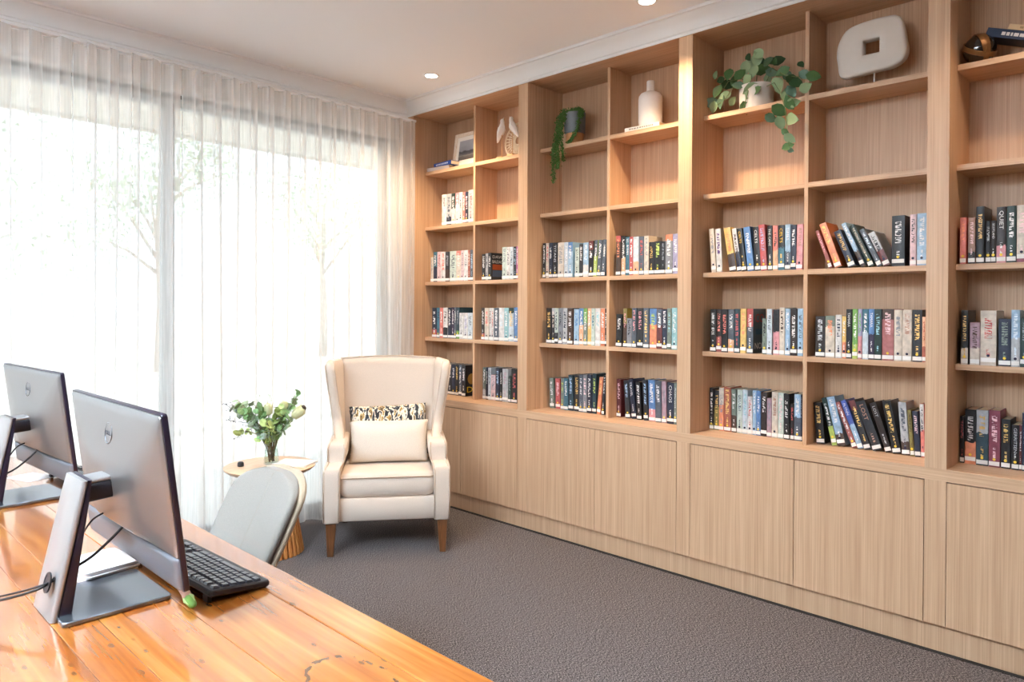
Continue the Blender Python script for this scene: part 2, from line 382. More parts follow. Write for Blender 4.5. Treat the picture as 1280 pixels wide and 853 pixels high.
def uplighter(x, y, label, k=1):  # made-up lamp out of view, added to bounce fill off the ceiling
    t = thing('added_fill_lamp', label, 'lamp', (x, y, 0), 0, 'added fill uplighters')
    bm_ = plain('lamp_metal', 'c9c6c1', .35, .5, metal=.8)
    MB().lathe([(.15, 0), (.15, .012), (.02, .028), (.0005, .028)], 32).build('base', bm_, t, smooth=True, angle=R(40))
    MB().tube([(0, 0, .026), (0, 0, 1.72)], .012, 12).build('pole', bm_, t, smooth=True)
    MB().lathe([(.012, 1.70), (.10, 1.76), (.17, 1.84), (.166, 1.84), (.097, 1.766), (.0005, 1.715)], 36).build('bowl', bm_, t, smooth=True)
    l = bpy.data.lights.new('fill_uplight', 'SPOT'); l.energy = UP_W*k; l.color = (.72, .87, 1); l.spot_size = R(128); l.spot_blend = .7; l.shadow_soft_size = .10
    o = bpy.data.objects.new('fill_uplight', l); COLL.objects.link(o); o.parent = t; o.location = (0, 0, 1.86); o.rotation_euler = (R(180), 0, 0)
uplighter(-1.35, 1.5, 'added metal fill uplighter left of the desk, outside the frame')
uplighter(-1.35, 2.5, 'added metal fill uplighter left of the desk end, outside the frame', .25)

# ------------------------------------------------------------------ bookcase
BAYS = [('curtain', 4.215, 3.135), ('second', 3.055, 1.978), ('third', 1.898, .815), ('end', .735, -.345)]
SH = (2.425, 2.010, 1.597, 1.181)        # tops of the shelves
TS = .0245
for name, yl, yr in BAYS:
    b = thing('bookcase_bay', {'curtain': 'oak bookcase bay beside the curtain', 'second': 'second oak bookcase bay from curtain, holding trailing plant and white bottle',
        'third': 'third oak bookcase bay from curtain, holding variegated plant and stone sculpture', 'end': 'oak bookcase bay at right edge of photo'}[name], 'bookcase', (0, 0, 0), 0, 'oak bookcase bays')
    yc = (yl+yr)/2; d = .0095
    MB().box(XBK-.004, XBK+.010, yr-.04, yl+.04, ZB, ZT).build('back_panel', oak_v, b)
    MB().box(XB+.02, XBK-.004, yl, yl+.018, ZB, ZT).build('side_panel', oak_v, b)
    MB().box(XB+.02, XBK-.004, yr-.018, yr, ZB, ZT).build('side_panel', oak_v, b)
    MB().box(XSH, XBK-.004, yc-d, yc+d, ZB, ZT).build('divider', oak_v, b, bevel=.0008)
    MB().box(XB, XBK-.004, yr, yl, ZT-.001, ZT+.0015).build('top_panel', oak_h, b)
    for z in SH:
        MB().box(XSH, XBK-.004, yc+d, yl, z-TS, z).build('shelf', oak_h, b, bevel=.0008)
        MB().box(XSH, XBK-.004, yr, yc-d, z-TS, z).build('shelf', oak_h, b, bevel=.0008)
    MB().box(XB, XB+.0195, yr-.08, yr, ZB, ZT).build('stile', oak_v, b, bevel=.0006)
    if name == 'curtain': MB().box(XB, XB+.0195, yl, YW, ZB, ZT).build('stile', oak_v, b, bevel=.0006)
tag(MB().box(XB, XBK+.008, -.43, YW-.001, .7085, ZB).build('bench_top', oak_h, bevel=.0008), 'long oak bench top running under all the bookshelves', 'bench top')
pl_ = MB().box(XB+.024, XB+.042, -.43, YW-.001, 0.0, .116).build('plinth', oak_v); tag(pl_, 'continuous oak plinth under the cupboard doors', 'plinth')
struct(MB().box(XB+.004, XB+.0235, -.43, YW-.001, 0, .004).build('edge_shade_strip', plain('carpet_edge_shade', '33302f', .9, .1)))  # dark strip painting in the shading where carpet meets plinth
cn = {'curtain': 'behind the armchair', 'second': 'under the second bay, below trailing plant', 'third': 'under the third bay, below stone sculpture', 'end': 'at right edge of photo'}
for name, yl, yr in BAYS:
    c = thing('base_cupboard', 'oak base cupboard with plain double doors '+cn[name], 'cupboard', (0, 0, 0), 0, 'oak base cupboards')
    MB().box(XB+.024, XBK, yr-.078, yl, .1165, .708).build('carcass', dark_gap, c)
    g = .0018; yc = (yl+yr)/2
    MB().box(XB, XB+.0195, yc+g, yl-g, .118, .704).build('door', oak_v, c, bevel=.0006)
    MB().box(XB, XB+.0195, yr+g, yc-g, .118, .704).build('door', oak_v, c, bevel=.0006)
    MB().box(XB, XB+.0195, yr-.08+g*.3, yr-g*.5, .118, .7085).build('filler_panel', oak_v, c, bevel=.0006)

# ------------------------------------------------------------------ books
def book_spine_mat():
    m, nt, p = newmat('printed_book_spine')
    def at(n, kind='Color'):
        a = N(nt, 'ShaderNodeAttribute', attribute_type='OBJECT', attribute_name=n); return a.outputs[kind]
    uv = N(nt, 'ShaderNodeUVMap'); uv.uv_map = 'UVMap'; sp = N(nt, 'ShaderNodeSeparateXYZ'); L(nt, uv.outputs[0], sp.inputs[0])
    def math_(op, a, b=None):
        n = N(nt, 'ShaderNodeMath', operation=op)
        for i, q in enumerate((a, b)):
            if q is None: continue
            if isinstance(q, (int, float)): n.inputs[i].default_value = q
            else: L(nt, q, n.inputs[i])
        return n.outputs[0]
    u, v = sp.outputs[0], sp.outputs[1]
    # second colour field, ragged edge
    cb = N(nt, 'ShaderNodeCombineXYZ'); L(nt, math_('MULTIPLY', u, 3), cb.inputs[0]); L(nt, math_('MULTIPLY', v, 12), cb.inputs[1]); L(nt, at('seed', 'Fac'), cb.inputs[2])
    n1 = N(nt, 'ShaderNodeTexNoise'); n1.inputs['Scale'].default_value = 1.2; L(nt, cb.outputs[0], n1.inputs['Vector'])
    edge = math_('ADD', at('split', 'Fac'), math_('MULTIPLY', math_('SUBTRACT', n1.outputs['Fac'], .5), .12))
    low = math_('LESS_THAN', v, edge)
    low = math_('ABSOLUTE', math_('SUBTRACT', low, at('upper', 'Fac')))
    mx = N(nt, 'ShaderNodeMix', data_type='RGBA'); L(nt, low, mx.inputs['Factor']); L(nt, at('c1'), mx.inputs['A']); L(nt, at('c2'), mx.inputs['B'])
    # printed lettering: blocks of ink along the spine
    cb2 = N(nt, 'ShaderNodeCombineXYZ'); L(nt, math_('MULTIPLY', u, 2.2), cb2.inputs[0]); L(nt, math_('MULTIPLY', v, 42), cb2.inputs[1]); L(nt, at('seed', 'Fac'), cb2.inputs[2])
    n2 = N(nt, 'ShaderNodeTexNoise'); n2.inputs['Scale'].default_value = 1.0; n2.inputs['Detail'].default_value = 2; L(nt, cb2.outputs[0], n2.inputs['Vector'])
    ink = math_('GREATER_THAN', n2.outputs['Fac'], .5)
    ins = math_('MULTIPLY', math_('GREATER_THAN', u, .26), math_('LESS_THAN', u, .74))
    t1 = math_('MULTIPLY', math_('GREATER_THAN', v, at('t0', 'Fac')), math_('LESS_THAN', v, at('t1', 'Fac')))
    t2 = math_('MULTIPLY', math_('MULTIPLY', math_('GREATER_THAN', v, .16), math_('LESS_THAN', v, at('t2', 'Fac'))), math_('MULTIPLY', math_('GREATER_THAN', u, .38), math_('LESS_THAN', u, .62)))
    ink = math_('MULTIPLY', ink, math_('MULTIPLY', ins, math_('MAXIMUM', t1, t2)))
    mx2 = N(nt, 'ShaderNodeMix', data_type='RGBA'); L(nt, ink, mx2.inputs['Factor']); L(nt, mx.outputs['Result'], mx2.inputs['A']); L(nt, at('c3'), mx2.inputs['B'])
    # printed picture tones behind the lettering
    cb3 = N(nt, 'ShaderNodeCombineXYZ'); L(nt, math_('MULTIPLY', u, 2), cb3.inputs[0]); L(nt, math_('MULTIPLY', v, 9), cb3.inputs[1]); L(nt, math_('ADD', at('seed', 'Fac'), 31), cb3.inputs[2])
    n3 = N(nt, 'ShaderNodeTexNoise'); n3.inputs['Scale'].default_value = 1; n3.inputs['Detail'].default_value = 4; L(nt, cb3.outputs[0], n3.inputs['Vector'])
    hs = N(nt, 'ShaderNodeHueSaturation'); L(nt, mx2.outputs['Result'], hs.inputs['Color'])
    vr = N(nt, 'ShaderNodeMapRange'); vr.inputs['From Min'].default_value = .3; vr.inputs['From Max'].default_value = .7; vr.inputs['To Min'].default_value = .76; vr.inputs['To Max'].default_value = 1.14; L(nt, n3.outputs['Fac'], vr.inputs['Value']); L(nt, vr.outputs[0], hs.inputs['Value']); hs.inputs['Saturation'].default_value = .85
    L(nt, hs.outputs['Color'], p.inputs['Base Color']); p.inputs['Roughness'].default_value = .38; p.inputs['Specular IOR Level'].default_value = .35
    return m
def book_cover_mat():
    m, nt, p = newmat('book_cover_board')
    a = N(nt, 'ShaderNodeAttribute', attribute_type='OBJECT', attribute_name='c1'); L(nt, a.outputs['Color'], p.inputs['Base Color']); p.inputs['Roughness'].default_value = .4; p.inputs['Specular IOR Level'].default_value = .35; return m
spine_m, cover_m = book_spine_mat(), book_cover_mat()
pages_m = plain('book_pages', 'd8c9ad', .9, .1, noise=.1, scale=300)
sticker_m = plain('paper_sticker', 'f0efec', .6, .2); yellow_m = plain('yellow_dot', 'f0cf4a', .5, .3); dark_dot = plain('dark_dot', '23233a', .5, .3)
inkm = {}
def ink(h):
    if h not in inkm: inkm[h] = plain('ink_'+str(len(inkm)), h, .5, .3)
    return inkm[h]
dot_me = {c: MB().lathe([(.0055, 0), (.0055, .0006)], 10).mesh('sticker_dot', c, xf=Matrix.Rotation(R(-90), 4, 'Y')) for c in (yellow_m, dark_dot)}

COL = {'bk': '16161a', 'ch': '2b2d33', 'nv': '1c2742', 'sl': '55606e', 'gr': '8d9097', 'lg': 'c3c6c9', 'wh': 'ece9e6', 'cr': 'e6d6c2', 'pk': 'e48d93', 'pp': 'efc9cc', 'rd': 'c2322f', 'dr': '6e1f20', 'co': 'ea6a55', 'og': 'ee7c33', 'rs': 'b4502a', 'yl': 'efc04a', 'ol': '8a7a2c', 'gn': '6fae3c', 'dg': '1d3a34', 'tl': '2a6f84', 'aq': '8fc7cf', 'lb': '9cc3e2', 'bl': '3f7fc0', 'rb': '2c4fb0', 'pb': 'd3e2ec', 'lv': 'a9a3c9', 'pu': '5a3580', 'mv': 'b78f9c', 'br': '4b3428', 'db': '2a1c19', 'mt': 'cfe0d4', 'cm': '8e2a46', 'pe': 'f2b27c', 'ma': 'b83f8a', 'dt': '173d4a', 'gd': 'd9a93e', 'gg': '7c8a7c', 'rm': 'a5483f', 'li': 'b8d34a', 'dp': '332447', 'rw': 'b9605c', 'ro': 'b1846f'}
BOOKS = [
    ('A2L', 4.0053, 2.01, 0.0532, 0.2262, 0.0, 'wh', 'wh', 0, 0, 'gr', '', 'white book, grey title, first from left, topmost row, left half of curtain bay'),
    ('A2L', 3.9503, 2.01, 0.0539, 0.2241, 0.0, 'lg', 'nv', 0.25, 0, 'sl', '', 'pale grey book, slate grey title, second from left, topmost row, left half of curtain bay'),
    ('A2L', 3.9011, 2.01, 0.0417, 0.2227, 0.0, 'dg', 'pp', 0.5, 0, 'wh', '', 'dark green book, white title, third from left, topmost row, left half of curtain bay'),
    ('A2L', 3.8582, 2.01, 0.0412, 0.2237, 0.0, 'pk', 'wh', 0.6, 0, 'wh', '', 'pink book, white title, fourth from left, topmost row, left half of curtain bay'),
    ('A2L', 3.8215, 2.01, 0.0295, 0.2226, 0.0, 'wh', 'wh', 0, 0, 'sl', '', 'white book, slate grey title, fifth from left, topmost row, left half of curtain bay'),
    ('A2L', 3.792, 2.01, 0.0265, 0.2222, 0.0, 'co', 'co', 0, 0, 'wh', '', 'coral book, white title, sixth from left, topmost row, left half of curtain bay'),
    ('A2L', 3.7601, 2.01, 0.0346, 0.2187, 0.0, 'nv', 'nv', 0, 0, 'pp', '', 'navy book, pale pink title, seventh from left, topmost row, left half of curtain bay'),
    ('A2L', 3.7155, 2.01, 0.0519, 0.2286, 0.0, 'lg', 'lg', 0, 0, 'rw', '', 'pale grey book, dusty red title, eighth from left, topmost row, left half of curtain bay'),
    ('A3L', 4.1402, 1.597, 0.0291, 0.1844, 0.0, 'cr', 'cr', 0, 0, 'gr', '', 'cream book, grey title, first from left, upper row, left half of curtain bay'),
    ('A3L', 4.1037, 1.597, 0.041, 0.2218, 0.0, 'tl', 'nv', 0.5, 0, 'wh', '', 'teal book, white title, second from left, upper row, left half of curtain bay'),
    ('A3L', 4.0599, 1.597, 0.0435, 0.2215, 0.0, 'pp', 'pp', 0, 0, 'rw', '', 'pale pink book, dusty red title, third from left, upper row, left half of curtain bay'),
    ('A3L', 4.0137, 1.597, 0.0459, 0.2192, 0.0, 'wh', 'wh', 0, 0, 'co', '', 'white book, coral title, fourth from left, upper row, left half of curtain bay'),
    ('A3L', 3.9659, 1.597, 0.0468, 0.2167, 0.0, 'ch', 'br', 0.4, 0, 'gr', '', 'charcoal book, grey title, fifth from left, upper row, left half of curtain bay'),
    ('A3L', 3.905, 1.597, 0.0691, 0.2193, 0.0, 'mt', 'mt', 0, 0, 'sl', '', 'mint book, slate grey title, sixth from left, upper row, left half of curtain bay'),
    ('A3L', 3.8428, 1.597, 0.0495, 0.218, 0.0, 'co', 'cr', 0.85, 0, 'wh', '', 'coral book, white title, seventh from left, upper row, left half of curtain bay'),
    ('A3L', 3.8012, 1.597, 0.0308, 0.2177, 0.0, 'pp', 'pp', 0, 0, 'gr', '', 'pale pink book, grey title, eighth from left, upper row, left half of curtain bay'),
    ('A3L', 3.7644, 1.597, 0.0402, 0.2177, 0.0, 'wh', 'wh', 0, 0, 'gr', '', 'white book, grey title, ninth from left, upper row, left half of curtain bay'),
    ('A3L', 3.7319, 1.597, 0.022, 0.2169, 0.0, 'rs', 'rs', 0, 0, 'cr', '', 'rust book, cream title, tenth from left, upper row, left half of curtain bay'),
    ('A3L', 3.7032, 1.597, 0.0327, 0.2172, 0.0, 'sl', 'sl', 0, 0, 'lb', '', 'slate grey book, light blue title, eleventh from left, upper row, left half of curtain bay'),
    ('A3R', 3.5833, 1.597, 0.0356, 0.1808, 0.0, 'bk', 'bk', 0, 0, 'wh', '', 'black book, white title, first from left, upper row, right half of curtain bay'),
    ('A3R', 3.5531, 1.597, 0.0222, 0.1848, 0.0, 'lg', 'lg', 0, 0, 'ch', '', 'pale grey book, charcoal title, second from left, upper row, right half of curtain bay'),
    ('A3R', 3.5244, 1.597, 0.0324, 0.187, 0.0, 'ch', 'ch', 0, 0, 'wh', '', 'charcoal book, white title, third from left, upper row, right half of curtain bay'),
    ('A3R', 3.3803, 1.597, 0.0423, 0.2187, 0.0, 'mt', 'mt', 0, 0, 'gr', '', 'mint book, grey title, fourth from left, upper row, right half of curtain bay'),
    ('A3R', 3.3432, 1.597, 0.0295, 0.2166, 0.0, 'wh', 'wh', 0, 0, 'sl', '', 'white book, slate grey title, fifth from left, upper row, right half of curtain bay'),
    ('A3R', 3.3126, 1.597, 0.0293, 0.2167, 0.0, 'pb', 'pb', 0, 0, 'sl', '', 'pale blue book, slate grey title, sixth from left, upper row, right half of curtain bay'),
    ('A3R', 3.2828, 1.597, 0.0278, 0.2168, 0.0, 'ch', 'ch', 0, 0, 'lb', '', 'charcoal book, light blue title, seventh from left, upper row, right half of curtain bay'),
    ('A3R', 3.2599, 1.597, 0.0156, 0.2155, 0.0, 'ma', 'ma', 0, 0, 'wh', '', 'magenta book, white title, eighth from left, upper row, right half of curtain bay'),
    ('A4L', 4.1124, 1.181, 0.0487, 0.2217, 0.0, 'nv', 'rd', 0.28, 0, 'wh', '', 'navy book, white title, first from left, middle row, left half of curtain bay'),
    ('A4L', 4.0678, 1.181, 0.0346, 0.2238, 0.0, 'tl', 'tl', 0, 0, 'nv', '', 'teal book, navy title, second from left, middle row, left half of curtain bay'),
    ('A4L', 4.0303, 1.181, 0.0343, 0.2239, 0.0, 'co', 'co', 0, 0, 'wh', '', 'coral book, white title, third from left, middle row, left half of curtain bay'),
    ('A4L', 3.9859, 1.181, 0.0486, 0.2241, 0.0, 'wh', 'ch', 0.35, 0, 'br', '', 'white book, brown title, fourth from left, middle row, left half of curtain bay'),
    ('A4L', 3.9398, 1.181, 0.0378, 0.2242, 0.0, 'nv', 'nv', 0, 0, 'wh', '', 'navy book, white title, fifth from left, middle row, left half of curtain bay'),
    ('A4L', 3.9036, 1.181, 0.0288, 0.2263, 0.0, 'dp', 'dp', 0, 0, 'wh', '', 'dark purple book, white title, sixth from left, middle row, left half of curtain bay'),
    ('A4L', 3.8771, 1.181, 0.0186, 0.2263, 0.0, 'sl', 'sl', 0, 0, 'wh', '', 'slate grey book, white title, seventh from left, middle row, left half of curtain bay'),
    ('A4L', 3.8486, 1.181, 0.0326, 0.2264, 0.0, 'dt', 'gn', 0.25, 0, 'gr', '', 'dark teal book, grey title, eighth from left, middle row, left half of curtain bay'),
    ('A4L', 3.8105, 1.181, 0.0407, 0.187, 0.0, 'wh', 'wh', 0, 0, 'gr', '', 'white book, grey title, ninth from left, middle row, left half of curtain bay'),
    ('A4L', 3.7644, 1.181, 0.0458, 0.1874, 0.0, 'wh', 'wh', 0, 0, 'lv', '', 'white book, lavender title, tenth from left, middle row, left half of curtain bay'),
    ('A4L', 3.7155, 1.181, 0.0465, 0.1878, 0.0, 'pb', 'pb', 0, 0, 'sl', '', 'pale blue book, slate grey title, eleventh from left, middle row, left half of curtain bay'),
    ('A4R', 3.5858, 1.181, 0.0304, 0.2236, 0.0, 'db', 'rd', 0.2, 0, 'wh', '', 'dark brown book, white title, first from left, middle row, right half of curtain bay'),
    ('A4R', 3.5477, 1.181, 0.0405, 0.2237, 0.0, 'cr', 'cr', 0, 0, 'co', '', 'cream book, coral title, second from left, middle row, right half of curtain bay'),
    ('A4R', 3.5152, 1.181, 0.0194, 0.2238, 0.0, 'wh', 'wh', 0, 0, 'dr', '', 'white book, dark red title, third from left, middle row, right half of curtain bay'),
    ('A4R', 3.4913, 1.181, 0.0231, 0.2239, 0.0, 'wh', 'wh', 0, 0, 'rd', '', 'white book, red title, fourth from left, middle row, right half of curtain bay'),
    ('A4R', 3.4556, 1.181, 0.0433, 0.2241, 0.0, 'sl', 'sl', 0, 0, 'wh', '', 'slate grey book, white title, fifth from left, middle row, right half of curtain bay'),
    ('A4R', 3.4063, 1.181, 0.0502, 0.2242, 0.0, 'wh', 'wh', 0, 0, 'pb', '', 'white book, pale blue title, sixth from left, middle row, right half of curtain bay'),
    ('A4R', 3.3583, 1.181, 0.0408, 0.2244, 0.0, 'aq', 'aq', 0, 0, 'wh', '', 'aqua book, white title, seventh from left, middle row, right half of curtain bay'),
    ('A4R', 3.3123, 1.181, 0.0464, 0.2246, 0.0, 'pb', 'dg', 0.85, 1, 'yl', '', 'pale blue book, yellow title, eighth from left, middle row, right half of curtain bay'),
    ('A4R', 3.268, 1.181, 0.0374, 0.2282, 0.0, 'bl', 'bl', 0, 0, 'wh', '', 'blue book, white title, ninth from left, middle row, right half of curtain bay'),
    ('A5L', 4.1632, 0.758, 0.0478, 0.226, 0.0, 'ch', 'ch', 0, 0, 'wh', '', 'charcoal book, white title, first from left, bench row, left half of curtain bay'),
    ('A5L', 4.1135, 0.758, 0.0456, 0.2268, 0.0, 'nv', 'nv', 0, 0, 'wh', '', 'navy book, white title, second from left, bench row, left half of curtain bay'),
    ('A5L', 4.0658, 0.758, 0.0436, 0.2256, 0.0, 'lg', 'lg', 0, 0, 'ch', '', 'pale grey book, charcoal title, third from left, bench row, left half of curtain bay'),
    ('A5L', 4.0203, 0.758, 0.0416, 0.2263, 0.0, 'ch', 'ch', 0, 0, 'wh', '', 'charcoal book, white title, fourth from left, bench row, left half of curtain bay'),
    ('A5L', 3.9781, 0.758, 0.0367, 0.2268, 0.0, 'nv', 'nv', 0, 0, 'wh', '', 'navy book, white title, fifth from left, bench row, left half of curtain bay'),
    ('A5L', 3.9394, 0.758, 0.0349, 0.2272, 0.0, 'bk', 'bk', 0, 0, 'yl', '', 'black book, yellow title, sixth from left, bench row, left half of curtain bay'),
    ('A5L', 3.9032, 0.758, 0.0317, 0.2283, 0.0, 'sl', 'sl', 0, 0, 'wh', '', 'slate grey book, white title, seventh from left, bench row, left half of curtain bay'),
    ('A5L', 3.8646, 0.758, 0.0399, 0.2277, 0.0, 'bk', 'bk', 0, 0, 'wh', '', 'black book, white title, eighth from left, bench row, left half of curtain bay'),
    ('A5R', 3.6494, 0.758, 0.0311, 0.2242, 0.0, 'gg', 'lg', 0.3, 0, 'wh', '', 'grey green book, white title, first from left, bench row, right half of curtain bay'),
    ('A5R', 3.6211, 0.758, 0.02, 0.2255, 0.0, 'nv', 'nv', 0, 0, 'wh', '', 'navy book, white title, second from left, bench row, right half of curtain bay'),
    ('A5R', 3.5946, 0.758, 0.0278, 0.2253, 0.0, 'pb', 'pb', 0, 0, 'sl', '', 'pale blue book, slate grey title, third from left, bench row, right half of curtain bay'),
    ('A5R', 3.5564, 0.758, 0.0432, 0.1779, 0.0, 'pp', 'pp', 0, 0, 'gr', '', 'pale pink book, grey title, fourth from left, bench row, right half of curtain bay'),
    ('A5R', 3.5134, 0.758, 0.0376, 0.2284, 0.0, 'nv', 'nv', 0, 0, 'lb', '', 'navy book, light blue title, fifth from left, bench row, right half of curtain bay'),
    ('A5R', 3.4805, 0.758, 0.0231, 0.2214, 0.0, 'bk', 'bk', 0, 0, 'wh', '', 'black book, white title, sixth from left, bench row, right half of curtain bay'),
    ('A5R', 3.4397, 0.758, 0.0533, 0.2276, 0.0, 'lg', 'lg', 0, 0, 'mv', '', 'pale grey book, mauve title, seventh from left, bench row, right half of curtain bay'),
    ('A5R', 3.3968, 0.758, 0.0276, 0.1799, 0.0, 'dg', 'dg', 0, 0, 'gr', '', 'dark green book, grey title, eighth from left, bench row, right half of curtain bay'),
    ('A5R', 3.3545, 0.758, 0.052, 0.233, 0.0, 'bk', 'bk', 0, 0, 'rd', '', 'black book, red title, ninth from left, bench row, right half of curtain bay'),
    ('B3L', 3.0235, 1.597, 0.0245, 0.2235, 0.0, 'bk', 'bk', 0, 0, 'wh', '', 'black book, white title, first from left, upper row, left half of second bay'),
    ('B3L', 2.997, 1.597, 0.0243, 0.2219, 0.0, 'cr', 'cr', 0, 0, 'rd', '', 'cream book, red title, second from left, upper row, left half of second bay'),
    ('B3L', 2.9681, 1.597, 0.0293, 0.2226, 0.0, 'nv', 'nv', 0, 0, 'wh', '', 'navy book, white title, third from left, upper row, left half of second bay'),
    ('B3L', 2.9317, 1.597, 0.0394, 0.222, 0.0, 'bk', 'bk', 0, 0, 'lg', 'TITANS', 'black book, pale grey title, fourth from left, upper row, left half of second bay'),
    ('B3L', 2.8849, 1.597, 0.048, 0.2192, 0.0, 'cr', 'cr', 0, 0, 'gr', '', 'cream book, grey title, fifth from left, upper row, left half of second bay'),
    ('B3L', 2.8423, 1.597, 0.0332, 0.2189, 0.0, 'pb', 'pb', 0, 0, 'wh', '', 'pale blue book, white title, sixth from left, upper row, left half of second bay'),
    ('B3L', 2.8067, 1.597, 0.0339, 0.2176, 0.0, 'lb', 'bl', 0.75, 1, 'wh', '', 'light blue book, white title, seventh from left, upper row, left half of second bay'),
    ('B3L', 2.7543, 1.597, 0.0314, 0.1807, 0.0, 'mt', 'mt', 0, 0, 'ch', '', 'mint book, charcoal title, eighth from left, upper row, left half of second bay'),
    ('B3L', 2.7222, 1.597, 0.0291, 0.2002, 0.0, 'ch', 'ch', 0, 0, 'wh', '', 'charcoal book, white title, ninth from left, upper row, left half of second bay'),
    ('B3L', 2.6865, 1.597, 0.0384, 0.2073, 0.0, 'lb', 'wh', 0.35, 0, 'wh', '', 'light blue book, white title, tenth from left, upper row, left half of second bay'),
    ('B3L', 2.6484, 1.597, 0.0341, 0.2155, 0.0, 'bk', 'dr', 0.75, 1, 'wh', '', 'black book, white title, eleventh from left, upper row, left half of second bay'),
    ('B3L', 2.6188, 1.597, 0.0238, 0.2172, -0.0538, 'li', 'sl', 0.55, 1, 'wh', '', 'lime book, white title, twelfth from left, upper row, left half of second bay'),
    ('B3L', 2.5888, 1.597, 0.0287, 0.2158, -0.0707, 'sl', 'sl', 0, 0, 'wh', '', 'slate grey book, white title, thirteenth from left, upper row, left half of second bay'),
    ('B3L', 2.5578, 1.597, 0.0257, 0.2169, -0.0695, 'sl', 'sl', 0, 0, 'wh', '', 'slate grey book, white title, fourteenth from left, upper row, left half of second bay'),
    ('B3R', 2.4459, 1.597, 0.0319, 0.2322, 0.0, 'br', 'rd', 0.85, 1, 'og', '', 'brown book, orange title, first from left, upper row, right half of second bay'),
    ('B3R', 2.4111, 1.597, 0.0272, 0.2277, 0.0, 'bk', 'pe', 0.45, 0, 'wh', '', 'black book, white title, second from left, upper row, right half of second bay'),
    ('B3R', 2.3827, 1.597, 0.026, 0.2215, 0.0, 'tl', 'tl', 0, 0, 'lg', '', 'teal book, pale grey title, third from left, upper row, right half of second bay'),
    ('B3R', 2.3559, 1.597, 0.0241, 0.2212, 0.0, 'rd', 'rd', 0, 0, 'wh', '', 'red book, white title, fourth from left, upper row, right half of second bay'),
    ('B3R', 2.3239, 1.597, 0.0366, 0.2191, 0.0, 'pb', 'pe', 0.35, 0, 'wh', '', 'pale blue book, white title, fifth from left, upper row, right half of second bay'),
    ('B3R', 2.2875, 1.597, 0.0311, 0.2181, 0.0, 'sl', 'sl', 0, 0, 'rd', '', 'slate grey book, red title, sixth from left, upper row, right half of second bay'),
    ('B3R', 2.2545, 1.597, 0.0299, 0.2202, 0.0, 'cr', 'cr', 0, 0, 'gr', '', 'cream book, grey title, seventh from left, upper row, right half of second bay'),
    ('B3R', 2.2203, 1.597, 0.0337, 0.1821, 0.0, 'bk', 'bk', 0, 0, 'gd', '', 'black book, gold title, eighth from left, upper row, right half of second bay'),
    ('B3R', 2.1792, 1.597, 0.0437, 0.1838, 0.0, 'bk', 'bk', 0, 0, 'li', '', 'black book, lime title, ninth from left, upper row, right half of second bay'),
    ('B3R', 2.1445, 1.597, 0.0224, 0.1803, 0.0, 'bk', 'bk', 0, 0, 'gr', '', 'black book, grey title, tenth from left, upper row, right half of second bay'),
    ('B3R', 2.1085, 1.597, 0.045, 0.2166, 0.0, 'gr', 'og', 0.85, 1, 'wh', '', 'grey book, white title, eleventh from left, upper row, right half of second bay'),
    ('B3R', 2.0677, 1.597, 0.0319, 0.218, 0.0, 'lv', 'lv', 0, 0, 'wh', '', 'lavender book, white title, twelfth from left, upper row, right half of second bay'),
    ('B4L', 2.9795, 1.181, 0.0431, 0.2247, 0.0, 'bk', 'bk', 0, 0, 'yl', '', 'black book, yellow title, first from left, middle row, left half of second bay'),
    ('B4L', 2.9443, 1.181, 0.0229, 0.2248, 0.0, 'ch', 'lg', 0.8, 1, 'cr', '', 'charcoal book, cream title, second from left, middle row, left half of second bay'),
    ('B4L', 2.9174, 1.181, 0.0268, 0.2249, 0.0, 'mt', 'ch', 0.3, 0, 'sl', '', 'mint book, slate grey title, third from left, middle row, left half of second bay'),
    ('B4L', 2.8866, 1.181, 0.0307, 0.225, 0.0, 'gr', 'gr', 0, 0, 'ch', '', 'grey book, charcoal title, fourth from left, middle row, left half of second bay'),
    ('B4L', 2.8485, 1.181, 0.0354, 0.2252, 0.0, 'lg', 'lg', 0, 0, 'nv', '', 'pale grey book, navy title, fifth from left, middle row, left half of second bay'),
    ('B4L', 2.8078, 1.181, 0.0419, 0.2238, 0.0, 'br', 'br', 0, 0, 'wh', '', 'brown book, white title, sixth from left, middle row, left half of second bay'),
    ('B4L', 2.7578, 1.181, 0.0383, 0.2194, 0.0, 'lb', 'lb', 0, 0, 'bl', '', 'light blue book, blue title, seventh from left, middle row, left half of second bay'),
    ('B4L', 2.7207, 1.181, 0.032, 0.2241, 0.0, 'pe', 'bl', 0.55, 1, 'wh', '', 'peach book, white title, eighth from left, middle row, left half of second bay'),
    ('B4L', 2.6884, 1.181, 0.0288, 0.2243, 0.0, 'gg', 'gn', 0.6, 1, 'wh', '', 'grey green book, white title, ninth from left, middle row, left half of second bay'),
    ('B4L', 2.6559, 1.181, 0.0266, 0.2244, 0.0, 'pe', 'yl', 0.5, 0, 'wh', '', 'peach book, white title, tenth from left, middle row, left half of second bay'),
    ('B4L', 2.6275, 1.181, 0.0264, 0.2245, 0.0, 'mt', 'mt', 0, 0, 'tl', '', 'mint book, teal title, eleventh from left, middle row, left half of second bay'),
    ('B4L', 2.5943, 1.181, 0.0363, 0.2246, 0.0, 'wh', 'wh', 0, 0, 'aq', '', 'white book, aqua title, twelfth from left, middle row, left half of second bay'),
    ('B4L', 2.5572, 1.181, 0.0304, 0.2233, 0.0, 'og', 'og', 0, 0, 'wh', '', 'orange book, white title, thirteenth from left, middle row, left half of second bay'),
    ('B4L', 2.5335, 1.181, 0.0133, 0.2234, 0.0, 'br', 'br', 0, 0, 'wh', '', 'brown book, white title, fourteenth from left, middle row, left half of second bay'),
    ('B4R', 2.4421, 1.181, 0.0408, 0.1903, -0.0211, 'bk', 'bk', 0, 0, 'wh', '', 'black book, white title, first from left, middle row, right half of second bay'),
